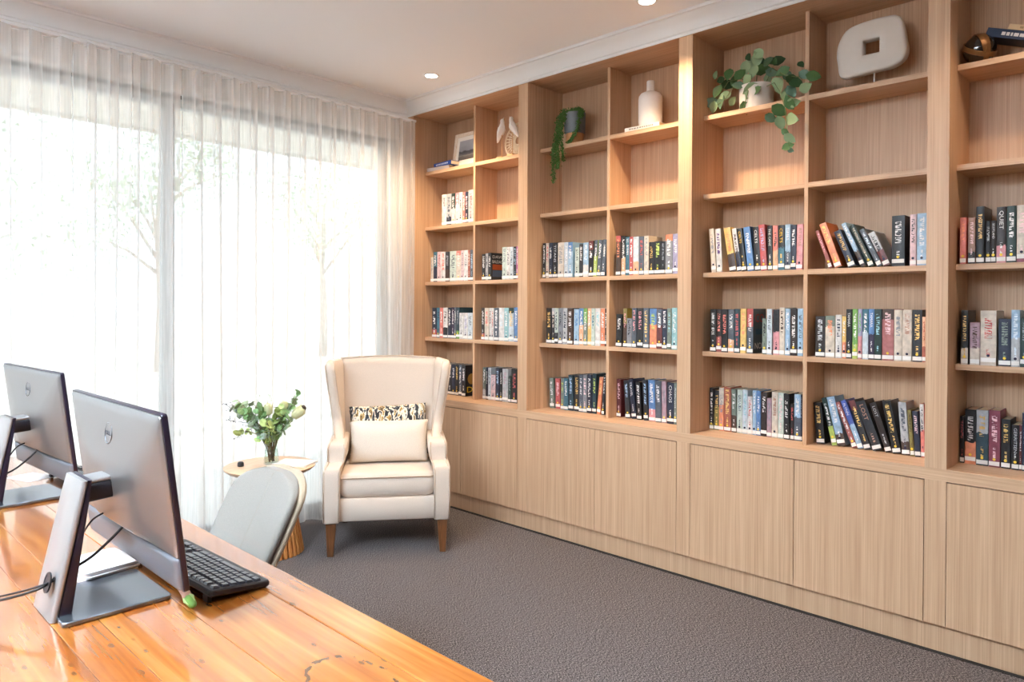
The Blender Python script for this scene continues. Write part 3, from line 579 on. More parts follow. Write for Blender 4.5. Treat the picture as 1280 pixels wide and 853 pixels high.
    ('B4R', 2.3968, 1.181, 0.0253, 0.2254, 0.0, 'ol', 'br', 0.6, 0, 'pk', '', 'olive book, pink title, second from left, middle row, right half of second bay'),
    ('B4R', 2.3659, 1.181, 0.0328, 0.168, 0.0, 'gr', 'gr', 0, 0, 'ch', '', 'grey book, charcoal title, third from left, middle row, right half of second bay'),
    ('B4R', 2.3329, 1.181, 0.0282, 0.2271, 0.0, 'sl', 'sl', 0, 0, 'pk', '', 'slate grey book, pink title, fourth from left, middle row, right half of second bay'),
    ('B4R', 2.2922, 1.181, 0.0362, 0.2273, 0.0, 'ch', 'ch', 0, 0, 'pk', '', 'charcoal book, pink title, fifth from left, middle row, right half of second bay'),
    ('B4R', 2.2528, 1.181, 0.0357, 0.2274, 0.0, 'sl', 'sl', 0, 0, 'yl', '', 'slate grey book, yellow title, sixth from left, middle row, right half of second bay'),
    ('B4R', 2.2083, 1.181, 0.045, 0.2241, 0.0, 'og', 'bl', 0.6, 1, 'li', '', 'orange book, lime title, seventh from left, middle row, right half of second bay'),
    ('B4R', 2.1661, 1.181, 0.0331, 0.2222, 0.0, 'dr', 'sl', 0.6, 1, 'wh', '', 'dark red book, white title, eighth from left, middle row, right half of second bay'),
    ('B4R', 2.132, 1.181, 0.0303, 0.2223, 0.0, 'nv', 'nv', 0, 0, 'wh', '', 'navy book, white title, ninth from left, middle row, right half of second bay'),
    ('B4R', 2.1026, 1.181, 0.0252, 0.2252, 0.0, 'gg', 'gg', 0, 0, 'aq', '', 'grey green book, aqua title, tenth from left, middle row, right half of second bay'),
    ('B4R', 2.0717, 1.181, 0.0335, 0.2295, 0.0, 'aq', 'aq', 0, 0, 'wh', '', 'aqua book, white title, eleventh from left, middle row, right half of second bay'),
    ('B5L', 3.0119, 0.758, 0.0351, 0.1935, 0.0512, 'gg', 'gg', 0, 0, 'wh', '', 'grey green book, white title, first from left, bench row, left half of second bay'),
    ('B5L', 2.9637, 0.758, 0.0378, 0.1947, 0.0231, 'rd', 'rd', 0, 0, 'pp', '', 'red book, pale pink title, second from left, bench row, left half of second bay'),
    ('B5L', 2.9282, 0.758, 0.0249, 0.1999, 0.0, 'gg', 'gg', 0, 0, 'li', '', 'grey green book, lime title, third from left, bench row, left half of second bay'),
    ('B5L', 2.8967, 0.758, 0.034, 0.2021, 0.0, 'tl', 'tl', 0, 0, 'wh', '', 'teal book, white title, fourth from left, bench row, left half of second bay'),
    ('B5L', 2.8558, 0.758, 0.0376, 0.2247, 0.016, 'dt', 'dt', 0, 0, 'lb', '', 'dark teal book, light blue title, fifth from left, bench row, left half of second bay'),
    ('B5L', 2.8123, 0.758, 0.0391, 0.2278, 0.0, 'ch', 'ch', 0, 0, 'yl', '', 'charcoal book, yellow title, sixth from left, bench row, left half of second bay'),
    ('B5L', 2.7774, 0.758, 0.0268, 0.2334, 0.0, 'sl', 'sl', 0, 0, 'wh', '', 'slate grey book, white title, seventh from left, bench row, left half of second bay'),
    ('B5L', 2.7463, 0.758, 0.0314, 0.2355, 0.0, 'gr', 'gr', 0, 0, 'pp', '', 'grey book, pale pink title, eighth from left, bench row, left half of second bay'),
    ('B5L', 2.7102, 0.758, 0.033, 0.238, 0.0, 'nv', 'nv', 0, 0, 'wh', '', 'navy book, white title, ninth from left, bench row, left half of second bay'),
    ('B5L', 2.6744, 0.758, 0.0307, 0.2452, -0.0009, 'dt', 'dt', 0, 0, 'li', '', 'dark teal book, lime title, tenth from left, bench row, left half of second bay'),
    ('B5L', 2.6391, 0.758, 0.0265, 0.2271, -0.0936, 'og', 'og', 0, 0, 'yl', '', 'orange book, yellow title, eleventh from left, bench row, left half of second bay'),
    ('B5L', 2.6098, 0.758, 0.0188, 0.2418, -0.0632, 'ch', 'ch', 0, 0, 'wh', '', 'charcoal book, white title, twelfth from left, bench row, left half of second bay'),
    ('B5R', 2.4916, 0.758, 0.0307, 0.2256, 0.0, 'dr', 'dr', 0, 0, 'pp', '', 'dark red book, pale pink title, first from left, bench row, right half of second bay'),
    ('B5R', 2.4244, 0.758, 0.0336, 0.2202, 0.0802, 'ch', 'ch', 0, 0, 'lb', '', 'charcoal book, light blue title, second from left, bench row, right half of second bay'),
    ('B5R', 2.3793, 0.758, 0.0306, 0.2318, 0.1292, 'nv', 'nv', 0, 0, 'wh', 'TRAVEL', 'navy book, white title, third from left, bench row, right half of second bay'),
    ('B5R', 2.3427, 0.758, 0.0318, 0.219, 0.0627, 'bk', 'bk', 0, 0, 'wh', '', 'black book, white title, fourth from left, bench row, right half of second bay'),
    ('B5R', 2.2982, 0.758, 0.028, 0.234, 0.051, 'ch', 'ch', 0, 0, 'lb', '', 'charcoal book, light blue title, fifth from left, bench row, right half of second bay'),
    ('B5R', 2.2573, 0.758, 0.0419, 0.2371, 0.0356, 'bl', 'pk', 0.3, 0, 'wh', '', 'blue book, white title, sixth from left, bench row, right half of second bay'),
    ('B5R', 2.2141, 0.758, 0.038, 0.2361, 0.0283, 'sl', 'sl', 0, 0, 'wh', '', 'slate grey book, white title, seventh from left, bench row, right half of second bay'),
    ('B5R', 2.1771, 0.758, 0.0293, 0.2361, 0.0211, 'mv', 'mv', 0, 0, 'gr', '', 'mauve book, grey title, eighth from left, bench row, right half of second bay'),
    ('B5R', 2.1383, 0.758, 0.0418, 0.2322, 0.0, 'nv', 'nv', 0, 0, 'wh', 'CHAOS', 'navy book, white title, ninth from left, bench row, right half of second bay'),
    ('B5R', 2.1067, 0.758, 0.0167, 0.2332, 0.0, 'gg', 'gg', 0, 0, 'lg', '', 'grey green book, pale grey title, tenth from left, bench row, right half of second bay'),
    ('C3L', 1.8368, 1.597, 0.0265, 0.2294, 0.0733, 'cr', 'cr', 0, 0, 'gr', '', 'cream book, grey title, first from left, upper row, left half of third bay'),
    ('C3L', 1.804, 1.597, 0.0301, 0.2263, 0.0514, 'wh', 'wh', 0, 0, 'pu', '', 'white book, purple title, second from left, upper row, left half of third bay'),
    ('C3L', 1.7301, 1.597, 0.0371, 0.2283, 0.1574, 'yl', 'br', 0.4, 0, 'og', '', 'yellow book, orange title, third from left, upper row, left half of third bay'),
    ('C3L', 1.695, 1.597, 0.023, 0.2229, 0.1477, 'wh', 'nv', 0.45, 0, 'br', '', 'white book, brown title, fourth from left, upper row, left half of third bay'),
    ('C3L', 1.6681, 1.597, 0.0265, 0.2195, 0.1375, 'bk', 'bk', 0, 0, 'yl', 'CELTS', 'black book, yellow title, fifth from left, upper row, left half of third bay'),
    ('C3L', 1.6326, 1.597, 0.0345, 0.224, 0.1164, 'bl', 'bl', 0, 0, 'wh', '', 'blue book, white title, sixth from left, upper row, left half of third bay'),
    ('C3L', 1.5953, 1.597, 0.0287, 0.2203, 0.0702, 'bk', 'bk', 0, 0, 'wh', 'CELTS', 'black book, white title, seventh from left, upper row, left half of third bay'),
    ('C3L', 1.5638, 1.597, 0.0315, 0.2297, 0.0669, 'rd', 'rd', 0, 0, 'lv', '', 'red book, lavender title, eighth from left, upper row, left half of third bay'),
    ('C3L', 1.5328, 1.597, 0.0232, 0.2218, 0.0236, 'bk', 'bk', 0, 0, 'wh', 'THE CANE', 'black book, white title, ninth from left, upper row, left half of third bay'),
    ('C3L', 1.5071, 1.597, 0.0247, 0.22, 0.0115, 'co', 'pe', 0.45, 0, 'br', '', 'coral book, brown title, tenth from left, upper row, left half of third bay'),
    ('C3L', 1.4764, 1.597, 0.0305, 0.2193, 0.0115, 'bk', 'tl', 0.5, 0, 'yl', 'CELTS', 'black book, yellow title, eleventh from left, upper row, left half of third bay'),
    ('C3L', 1.4465, 1.597, 0.0267, 0.2216, 0.0, 'lb', 'sl', 0.4, 0, 'wh', 'TIMES', 'light blue book, white title, twelfth from left, upper row, left half of third bay'),
    ('C3L', 1.4191, 1.597, 0.0247, 0.2168, -0.0004, 'nv', 'nv', 0, 0, 'wh', '', 'navy book, white title, thirteenth from left, upper row, left half of third bay'),
    ('C3L', 1.3903, 1.597, 0.0295, 0.2168, -0.0198, 'pk', 'pk', 0, 0, 'ro', '', 'pink book, rose brown title, fourteenth from left, upper row, left half of third bay'),
    ('C3R', 1.2421, 1.597, 0.0162, 0.189, 0.3504, 'rm', 'rm', 0, 0, 'pk', '', 'brick red book, pink title, first from left, upper row, right half of third bay'),
    ('C3R', 1.2078, 1.597, 0.0307, 0.22, 0.3417, 'og', 'og', 0, 0, 'yl', '', 'orange book, yellow title, second from left, upper row, right half of third bay'),
    ('C3R', 1.1476, 1.597, 0.0306, 0.181, 0.3846, 'nv', 'nv', 0, 0, 'gd', '', 'navy book, gold title, third from left, upper row, right half of third bay'),
    ('C3R', 1.0983, 1.597, 0.0199, 0.2206, 0.4163, 'lb', 'br', 0.35, 0, 'wh', '', 'light blue book, white title, fourth from left, upper row, right half of third bay'),
    ('C3R', 1.0645, 1.597, 0.0225, 0.2086, 0.4325, 'dg', 'dg', 0, 0, 'cr', 'THE WOMAN IN DARKNESS', 'dark green book, cream title, fifth from left, upper row, right half of third bay'),
    ('C3R', 1.0297, 1.597, 0.0209, 0.1859, 0.4418, 'sl', 'sl', 0, 0, 'pb', '', 'slate grey book, pale blue title, sixth from left, upper row, right half of third bay'),
    ('C3R', 1.0001, 1.597, 0.0282, 0.164, 0.4265, 'lg', 'dr', 0.45, 0, 'ch', '', 'pale grey book, charcoal title, seventh from left, upper row, right half of third bay'),
    ('C3R', 0.9558, 1.597, 0.0512, 0.2215, 0.0, 'bk', 'bk', 0, 0, 'wh', '', 'black book, white title, eighth from left, upper row, right half of third bay'),
    ('C3R', 0.8968, 1.597, 0.0242, 0.2221, 0.0, 'pp', 'pp', 0, 0, 'bk', '', 'pale pink book, black title, ninth from left, upper row, right half of third bay'),
    ('C3R', 0.8626, 1.597, 0.0372, 0.2234, 0.0, 'lb', 'lb', 0, 0, 'wh', '', 'light blue book, white title, tenth from left, upper row, right half of third bay'),
    ('C4L', 1.8391, 1.181, 0.0321, 0.2227, 0.0, 'bk', 'bk', 0, 0, 'lg', '', 'black book, pale grey title, first from left, middle row, left half of third bay'),
    ('C4L', 1.8061, 1.181, 0.0278, 0.2228, 0.0, 'db', 'rm', 0.35, 0, 'co', '', 'dark brown book, coral title, second from left, middle row, left half of third bay'),
    ('C4L', 1.7739, 1.181, 0.0318, 0.223, 0.0, 'bk', 'bk', 0, 0, 'co', '', 'black book, coral title, third from left, middle row, left half of third bay'),
    ('C4L', 1.7389, 1.181, 0.0314, 0.2232, 0.0, 'sl', 'pe', 0.3, 0, 'wh', '', 'slate grey book, white title, fourth from left, middle row, left half of third bay'),
    ('C4L', 1.7057, 1.181, 0.0282, 0.2251, 0.0, 'dt', 'dt', 0, 0, 'rd', '', 'dark teal book, red title, fifth from left, middle row, left half of third bay'),
    ('C4L', 1.6721, 1.181, 0.0306, 0.2262, 0.0, 'yl', 'yl', 0, 0, 'og', '', 'yellow book, orange title, sixth from left, middle row, left half of third bay'),
    ('C4L', 1.6356, 1.181, 0.0321, 0.2263, 0.0, 'sl', 'rd', 0.6, 1, 'wh', '', 'slate grey book, white title, seventh from left, middle row, left half of third bay'),
    ('C4L', 1.5593, 1.181, 0.0216, 0.1775, 0.0, 'gg', 'gg', 0, 0, 'ch', '', 'grey green book, charcoal title, eighth from left, middle row, left half of third bay'),
    ('C4L', 1.534, 1.181, 0.0263, 0.2255, 0.0, 'pb', 'pb', 0, 0, 'sl', '', 'pale blue book, slate grey title, ninth from left, middle row, left half of third bay'),
    ('C4L', 1.4996, 1.181, 0.03, 0.2226, 0.0, 'pk', 'bk', 0.5, 1, 'bk', '', 'pink book, black title, tenth from left, middle row, left half of third bay'),
    ('C4L', 1.4709, 1.181, 0.0248, 0.233, 0.0, 'cr', 'cr', 0, 0, 'br', '', 'cream book, brown title, eleventh from left, middle row, left half of third bay'),
    ('C4L', 1.444, 1.181, 0.0237, 0.228, 0.0, 'lb', 'lb', 0, 0, 'wh', '', 'light blue book, white title, twelfth from left, middle row, left half of third bay'),
    ('C4L', 1.4141, 1.181, 0.0311, 0.2265, 0.0, 'db', 'db', 0, 0, 'wh', '', 'dark brown book, white title, thirteenth from left, middle row, left half of third bay'),
    ('C4L', 1.3821, 1.181, 0.0261, 0.2283, 0.0, 'lb', 'lb', 0, 0, 'sl', '', 'light blue book, slate grey title, fourteenth from left, middle row, left half of third bay'),
    ('C4R', 1.2889, 1.181, 0.0425, 0.1917, 0.0, 'db', 'db', 0, 0, 'lg', '', 'dark brown book, pale grey title, first from left, middle row, right half of third bay'),
    ('C4R', 1.2434, 1.181, 0.0422, 0.195, 0.0, 'cr', 'gg', 0.75, 1, 'og', '', 'cream book, orange title, second from left, middle row, right half of third bay'),
    ('C4R', 1.2046, 1.181, 0.0272, 0.2001, 0.0, 'wh', 'wh', 0, 0, 'nv', '', 'white book, navy title, third from left, middle row, right half of third bay'),
    ('C4R', 1.1797, 1.181, 0.0163, 0.193, 0.0, 'yl', 'og', 0.4, 0, 'wh', '', 'yellow book, white title, fourth from left, middle row, right half of third bay'),
    ('C4R', 1.1589, 1.181, 0.0236, 0.2263, 0.0, 'bk', 'bk', 0, 0, 'wh', 'TAMARA', 'black book, white title, fifth from left, middle row, right half of third bay'),
    ('C4R', 1.1329, 1.181, 0.0221, 0.2273, 0.0, 'gn', 'li', 0.3, 0, 'wh', '', 'green book, white title, sixth from left, middle row, right half of third bay'),
    ('C4R', 1.1116, 1.181, 0.0172, 0.2274, 0.0, 'lv', 'pk', 0.45, 0, 'gn', '', 'lavender book, green title, seventh from left, middle row, right half of third bay'),
    ('C4R', 1.0888, 1.181, 0.0242, 0.2275, 0.0, 'tl', 'pb', 0.55, 0, 'wh', '', 'teal book, white title, eighth from left, middle row, right half of third bay'),
    ('C4R', 1.0626, 1.181, 0.0239, 0.2276, 0.0, 'dp', 'bl', 0.5, 1, 'wh', 'TAMARA', 'dark purple book, white title, ninth from left, middle row, right half of third bay'),
    ('C4R', 1.0352, 1.181, 0.0282, 0.2264, 0.0, 'dg', 'dg', 0, 0, 'aq', '', 'dark green book, aqua title, tenth from left, middle row, right half of third bay'),
    ('C4R', 0.9952, 1.181, 0.0469, 0.2279, 0.0, 'rw', 'br', 0.8, 1, 'pp', '', 'dusty red book, pale pink title, eleventh from left, middle row, right half of third bay'),
    ('C4R', 0.9533, 1.181, 0.032, 0.2246, 0.0, 'cr', 'cr', 0, 0, 'gr', '', 'cream book, grey title, twelfth from left, middle row, right half of third bay'),
    ('C4R', 0.9176, 1.181, 0.0363, 0.224, 0.0, 'cr', 'cr', 0, 0, 'ro', '', 'cream book, rose brown title, thirteenth from left, middle row, right half of third bay'),
    ('C4R', 0.8775, 1.181, 0.0368, 0.225, 0.0, 'ch', 'ch', 0, 0, 'yl', '', 'charcoal book, yellow title, fourteenth from left, middle row, right half of third bay'),
    ('C4R', 0.8517, 1.181, 0.0126, 0.1952, 0.0, 'pe', 'rs', 0.35, 0, 'rs', '', 'peach book, rust title, fifteenth from left, middle row, right half of third bay'),
    ('C5L', 1.8841, 0.758, 0.0226, 0.2237, 0.0, 'bk', 'ol', 0.15, 0, 'wh', '', 'black book, white title, first from left, bench row, left half of third bay'),
    ('C5L', 1.8559, 0.758, 0.0275, 0.2113, 0.0, 'ol', 'ch', 0.6, 1, 'yl', '', 'olive book, yellow title, second from left, bench row, left half of third bay'),
    ('C5L', 1.8276, 0.758, 0.0262, 0.2286, 0.0, 'og', 'cr', 0.6, 1, 'gr', '', 'orange book, grey title, third from left, bench row, left half of third bay'),
    ('C5L', 1.7914, 0.758, 0.0385, 0.2332, 0.0138, 'rs', 'rs', 0, 0, 'yl', '', 'rust book, yellow title, fourth from left, bench row, left half of third bay'),
    ('C5L', 1.7559, 0.758, 0.0265, 0.227, 0.0139, 'gg', 'br', 0.4, 0, 'wh', '', 'grey green book, white title, fifth from left, bench row, left half of third bay'),
    ('C5L', 1.7254, 0.758, 0.0286, 0.2269, 0.0, 'mt', 'mt', 0, 0, 'sl', '', 'mint book, slate grey title, sixth from left, bench row, left half of third bay'),
    ('C5L', 1.696, 0.758, 0.0274, 0.2289, 0.0, 'pb', 'pb', 0, 0, 'aq', '', 'pale blue book, aqua title, seventh from left, bench row, left half of third bay'),
    ('C5L', 1.6678, 0.758, 0.0252, 0.1964, 0.0, 'wh', 'wh', 0, 0, 'rd', '', 'white book, red title, eighth from left, bench row, left half of third bay'),
    ('C5L', 1.6453, 0.758, 0.0179, 0.2299, 0.0, 'lb', 'lb', 0, 0, 'wh', '', 'light blue book, white title, ninth from left, bench row, left half of third bay'),
    ('C5L', 1.6238, 0.758, 0.0234, 0.2299, 0.0, 'bl', 'bl', 0, 0, 'wh', '', 'blue book, white title, tenth from left, bench row, left half of third bay'),
    ('C5L', 1.5945, 0.758, 0.0305, 0.2253, 0.0, 'db', 'db', 0, 0, 'wh', '', 'dark brown book, white title, eleventh from left, bench row, left half of third bay'),
    ('C5L', 1.5665, 0.758, 0.0229, 0.1957, 0.0, 'mv', 'mv', 0, 0, 'gr', '', 'mauve book, grey title, twelfth from left, bench row, left half of third bay'),
    ('C5L', 1.5376, 0.758, 0.0303, 0.2301, 0.0, 'cr', 'cr', 0, 0, 'ro', '', 'cream book, rose brown title, thirteenth from left, bench row, left half of third bay'),
    ('C5L', 1.5068, 0.758, 0.0277, 0.2284, 0.0, 'mt', 'mt', 0, 0, 'pp', '', 'mint book, pale pink title, fourteenth from left, bench row, left half of third bay'),
    ('C5L', 1.4749, 0.758, 0.0273, 0.2267, 0.0153, 'bk', 'bk', 0, 0, 'wh', '', 'black book, white title, fifteenth from left, bench row, left half of third bay'),
    ('C5L', 1.449, 0.758, 0.0175, 0.1805, 0.0, 'bk', 'bk', 0, 0, 'rd', '', 'black book, red title, sixteenth from left, bench row, left half of third bay'),
    ('C5L', 1.4234, 0.758, 0.0303, 0.2291, 0.0, 'sl', 'lb', 0.5, 1, 'wh', '', 'slate grey book, white title, seventeenth from left, bench row, left half of third bay'),
    ('C5L', 1.404, 0.758, 0.0069, 0.2287, 0.0, 'nv', 'nv', 0, 0, 'gr', '', 'navy book, grey title, eighteenth from left, bench row, left half of third bay'),
    ('C5R', 1.3093, 0.758, 0.0377, 0.197, 0.0949, 'bk', 'bk', 0, 0, 'gd', '', 'black book, gold title, first from left, bench row, right half of third bay'),
    ('C5R', 1.2446, 0.758, 0.0226, 0.2267, 0.2324, 'dg', 'li', 0.4, 0, 'wh', '', 'dark green book, white title, second from left, bench row, right half of third bay'),
    ('C5R', 1.2114, 0.758, 0.0357, 0.2326, 0.238, 'lb', 'br', 0.25, 0, 'wh', '', 'light blue book, white title, third from left, bench row, right half of third bay'),
    ('C5R', 1.1537, 0.758, 0.0213, 0.2209, 0.3808, 'rm', 'rm', 0, 0, 'wh', '', 'brick red book, white title, fourth from left, bench row, right half of third bay'),
    ('C5R', 1.1272, 0.758, 0.0241, 0.2308, 0.3641, 'rb', 'lb', 0.5, 0, 'wh', 'FLYNN', 'royal blue book, white title, fifth from left, bench row, right half of third bay'),
    ('C5R', 1.0969, 0.758, 0.0278, 0.2307, 0.329, 'ch', 'dr', 0.8, 1, 'yl', '', 'charcoal book, yellow title, sixth from left, bench row, right half of third bay'),
    ('C5R', 1.055, 0.758, 0.0399, 0.2299, 0.3516, 'ch', 'ch', 0, 0, 'ro', 'LOST', 'charcoal book, rose brown title, seventh from left, bench row, right half of third bay'),
    ('C5R', 1.0079, 0.758, 0.0269, 0.2281, 0.3202, 'db', 'db', 0, 0, 'lg', 'LOST', 'dark brown book, pale grey title, eighth from left, bench row, right half of third bay'),
    ('C5R', 0.974, 0.758, 0.0337, 0.236, 0.2034, 'bk', 'bk', 0, 0, 'yl', '', 'black book, yellow title, ninth from left, bench row, right half of third bay'),
    ('C5R', 0.937, 0.758, 0.0314, 0.235, 0.0806, 'lg', 'br', 0.25, 0, 'sl', '', 'pale grey book, slate grey title, tenth from left, bench row, right half of third bay'),
    ('C5R', 0.9112, 0.758, 0.0151, 0.2034, 0.0789, 'ol', 'ol', 0, 0, 'br', '', 'olive book, brown title, eleventh from left, bench row, right half of third bay'),
    ('C5R', 0.8894, 0.758, 0.0221, 0.2, 0.0675, 'nv', 'nv', 0, 0, 'pp', '', 'navy book, pale pink title, twelfth from left, bench row, right half of third bay'),
    ('C5R', 0.8701, 0.758, 0.0149, 0.2331, 0.0314, 'co', 'wh', 0.5, 1, 'nv', '', 'coral book, navy title, thirteenth from left, bench row, right half of third bay'),
    ('D3', 0.7101, 1.597, 0.0223, 0.1925, 0.0, 'co', 'co', 0, 0, 'og', '', 'coral book, orange title, first from left, upper row, end bay'),
    ('D3', 0.6802, 1.597, 0.0244, 0.19, 0.0, 'ro', 'ch', 0.25, 0, 'pp', '', 'rose brown book, pale pink title, second from left, upper row, end bay'),
    ('D3', 0.6503, 1.597, 0.0282, 0.2326, 0.0, 'bk', 'bk', 0, 0, 'gd', '', 'black book, gold title, third from left, upper row, end bay'),
    ('D3', 0.6226, 1.597, 0.0168, 0.1704, 0.0, 'bk', 'bk', 0, 0, 'lg', '', 'black book, pale grey title, fourth from left, upper row, end bay'),
    ('D3', 0.6047, 1.597, 0.0167, 0.1713, 0.0, 'db', 'db', 0, 0, 'wh', 'SCOTLAND', 'dark brown book, white title, fifth from left, upper row, end bay'),
    ('D3', 0.5783, 1.597, 0.032, 0.2244, 0.0, 'db', 'pk', 0.3, 0, 'wh', 'QUIET', 'dark brown book, white title, sixth from left, upper row, end bay'),
    ('D3', 0.5443, 1.597, 0.031, 0.2246, 0.0, 'dg', 'dg', 0, 0, 'wh', '', 'dark green book, white title, seventh from left, upper row, end bay'),
    ('D3', 0.5108, 1.597, 0.0321, 0.2254, 0.0, 'cr', 'cm', 0.12, 0, 'pp', '', 'cream book, pale pink title, eighth from left, upper row, end bay'),
    ('D3', 0.4834, 1.597, 0.0206, 0.2204, 0.0, 'nv', 'nv', 0, 0, 'wh', '', 'navy book, white title, ninth from left, upper row, end bay'),
    ('D4', 0.7019, 1.181, 0.0244, 0.2241, 0.0, 'bk', 'cr', 0.3, 0, 'gd', '', 'black book, gold title, first from left, middle row, end bay'),
    ('D4', 0.6652, 1.181, 0.0341, 0.1744, 0.0, 'mv', 'cr', 0.4, 0, 'br', '', 'mauve book, brown title, second from left, middle row, end bay'),
    ('D4', 0.619, 1.181, 0.0542, 0.2232, 0.0, 'cr', 'cr', 0, 0, 'rd', '', 'cream book, red title, third from left, middle row, end bay'),
    ('D4', 0.5635, 1.181, 0.042, 0.1908, 0.0, 'nv', 'nv', 0, 0, 'gg', '', 'navy book, grey green title, fourth from left, middle row, end bay'),
    ('D4', 0.5274, 1.181, 0.028, 0.2264, 0.0, 'lb', 'lg', 0.5, 0, 'pb', '', 'light blue book, pale blue title, fifth from left, middle row, end bay'),
    ('D4', 0.4989, 1.181, 0.0257, 0.1927, 0.0, 'dg', 'dg', 0, 0, 'gr', '', 'dark green book, grey title, sixth from left, middle row, end bay'),
    ('D4', 0.4746, 1.181, 0.0202, 0.2069, 0.0, 'br', 'br', 0, 0, 'cr', '', 'brown book, cream title, seventh from left, middle row, end bay'),
    ('D5', 0.7229, 0.758, 0.015, 0.196, 0.0, 'bk', 'bk', 0, 0, 'rd', '', 'black book, red title, first from left, bench row, end bay'),
    ('D5', 0.6925, 0.758, 0.0397, 0.2293, 0.0, 'bk', 'og', 0.4, 0, 'wh', '', 'black book, white title, second from left, bench row, end bay'),
    ('D5', 0.6502, 0.758, 0.0416, 0.2317, 0.0, 'dt', 'lg', 0.6, 1, 'gd', '', 'dark teal book, gold title, third from left, bench row, end bay'),
    ('D5', 0.6075, 0.758, 0.0384, 0.2341, 0.0, 'cm', 'cm', 0, 0, 'pp', '', 'crimson book, pale pink title, fourth from left, bench row, end bay'),
    ('D5', 0.5688, 0.758, 0.0314, 0.2017, 0.0, 'bk', 'bk', 0, 0, 'yl', '', 'black book, yellow title, fifth from left, bench row, end bay'),
    ('D5', 0.5362, 0.758, 0.0243, 0.1825, 0.0, 'bk', 'bk', 0, 0, 'lg', 'GERRITSEN', 'black book, pale grey title, sixth from left, bench row, end bay'),
    ('D5', 0.5191, 0.758, 0.0087, 0.1826, 0.0, 'dr', 'dr', 0, 0, 'lg', '', 'dark red book, pale grey title, seventh from left, bench row, end bay'),
    ('D5', 0.5009, 0.758, 0.0257, 0.2338, 0.0, 'nv', 'nv', 0, 0, 'wh', '', 'navy book, white title, eighth from left, bench row, end bay'),
]


def add_book(cell, y, z, t, h, th, c1, c2, split, upper, c3, title, label, x=None, depth=None, k=0):
    rnd = random.Random(k*13+5)
    bench = z < 1
    if x is None: x = (3.498 if bench else XSH+.004)+rnd.uniform(0, .004)
    if depth is None: depth = (.128 if bench else .150)*rnd.uniform(.93, 1)
    B = thing('book', label, 'book', (x, y, z+abs(math.sin(th))*t/2+.0004), 0, 'library books on the bookcase')
    B.rotation_euler = (-th, 0, 0)
    light = sum(srgb(COL[c1])) > 1.1
    bd = .0016
    # spine: slightly rounded strip with its own print
    me = bpy.data.meshes.new('spine'); n = 4; vs = []; fs = []
    for i in range(n+1):
        q = i/n; yy = t/2-q*t; xx = -.0022*math.sin(math.pi*q)
        vs += [(xx, yy, 0), (xx, yy, h)]
    for i in range(n): fs.append((2*i, 2*i+2, 2*i+3, 2*i+1))
    nb = len(vs); vs += [(bd, t/2, 0), (bd, t/2, h), (bd, -t/2, 0), (bd, -t/2, h)]
    fs += [(nb+1, nb, 0, 1), (2*n, nb+2, nb+3, 2*n+1), (nb, nb+1, nb+3, nb+2), tuple(range(1, 2*n+2, 2))+(nb+3, nb+1), tuple(range(2*n, -1, -2))+(nb, nb+2)]
    me.from_pydata(vs, [], fs); uvl = me.uv_layers.new(name='UVMap')
    for lp in me.loops:
        v = me.vertices[lp.vertex_index].co; uvl.data[lp.index].uv = ((t/2-v.y)/t, v.z/h)
    me.materials.append(spine_m)
    s = link('spine', me, B)
    t1 = rnd.uniform(.86, .95); t0 = rnd.uniform(.38, .55); t2 = rnd.choice((.3, .34, 0))
    if title: t0 = t1 = 2; t2 = .36
    dim = lambda h_: tuple(v*.80+.012 for v in srgb(h_))
    s['c1'] = dim(COL[c1]); s['c2'] = dim(COL[c2]); s['c3'] = srgb(COL[c3]); s['split'] = float(split); s['upper'] = float(upper)
    if split == 0: s['split'] = -1.0
    s['t0'] = float(t0); s['t1'] = float(t1); s['t2'] = float(t2); s['seed'] = rnd.uniform(0, 50)
    cv = MB(); cv.box(bd, depth, t/2-bd, t/2, 0, h); cv.box(bd, depth, -t/2, -t/2+bd, 0, h)
    c = cv.build('cover', cover_m, B); c['c1'] = dim(COL[c1])
    if t > .005: MB().box(bd, depth-.002, -t/2+bd, t/2-bd, .002, h-.002).build('pages', pages_m, B)
    lh = .017; lz = .006 if rnd.random() < .8 else .014
    MB().box(-.0032, .0006, -t/2*.96, t/2*.96, lz, lz+lh).build('spine_label', sticker_m, B)
    r = rnd.random()
    if r < .78 and t > .015:
        d = link('sticker_dot', dot_me[dark_dot if light else yellow_m], B, (-.0026, 0, lz+lh+.009))
    if title:
        tm = text_mesh(title, t*.62, ink(COL[c3]), width=min(h*.62, len(title)*t*.46))
        o = link('title', tm, B); ln = min(h*.62, len(title)*t*.46)
        o.matrix_local = Matrix(((0,0,-1,-.0028), (0,-1,0,0), (-1,0,0,h*.93-ln/2), (0,0,0,1)))
    return B, c, t, h, depth
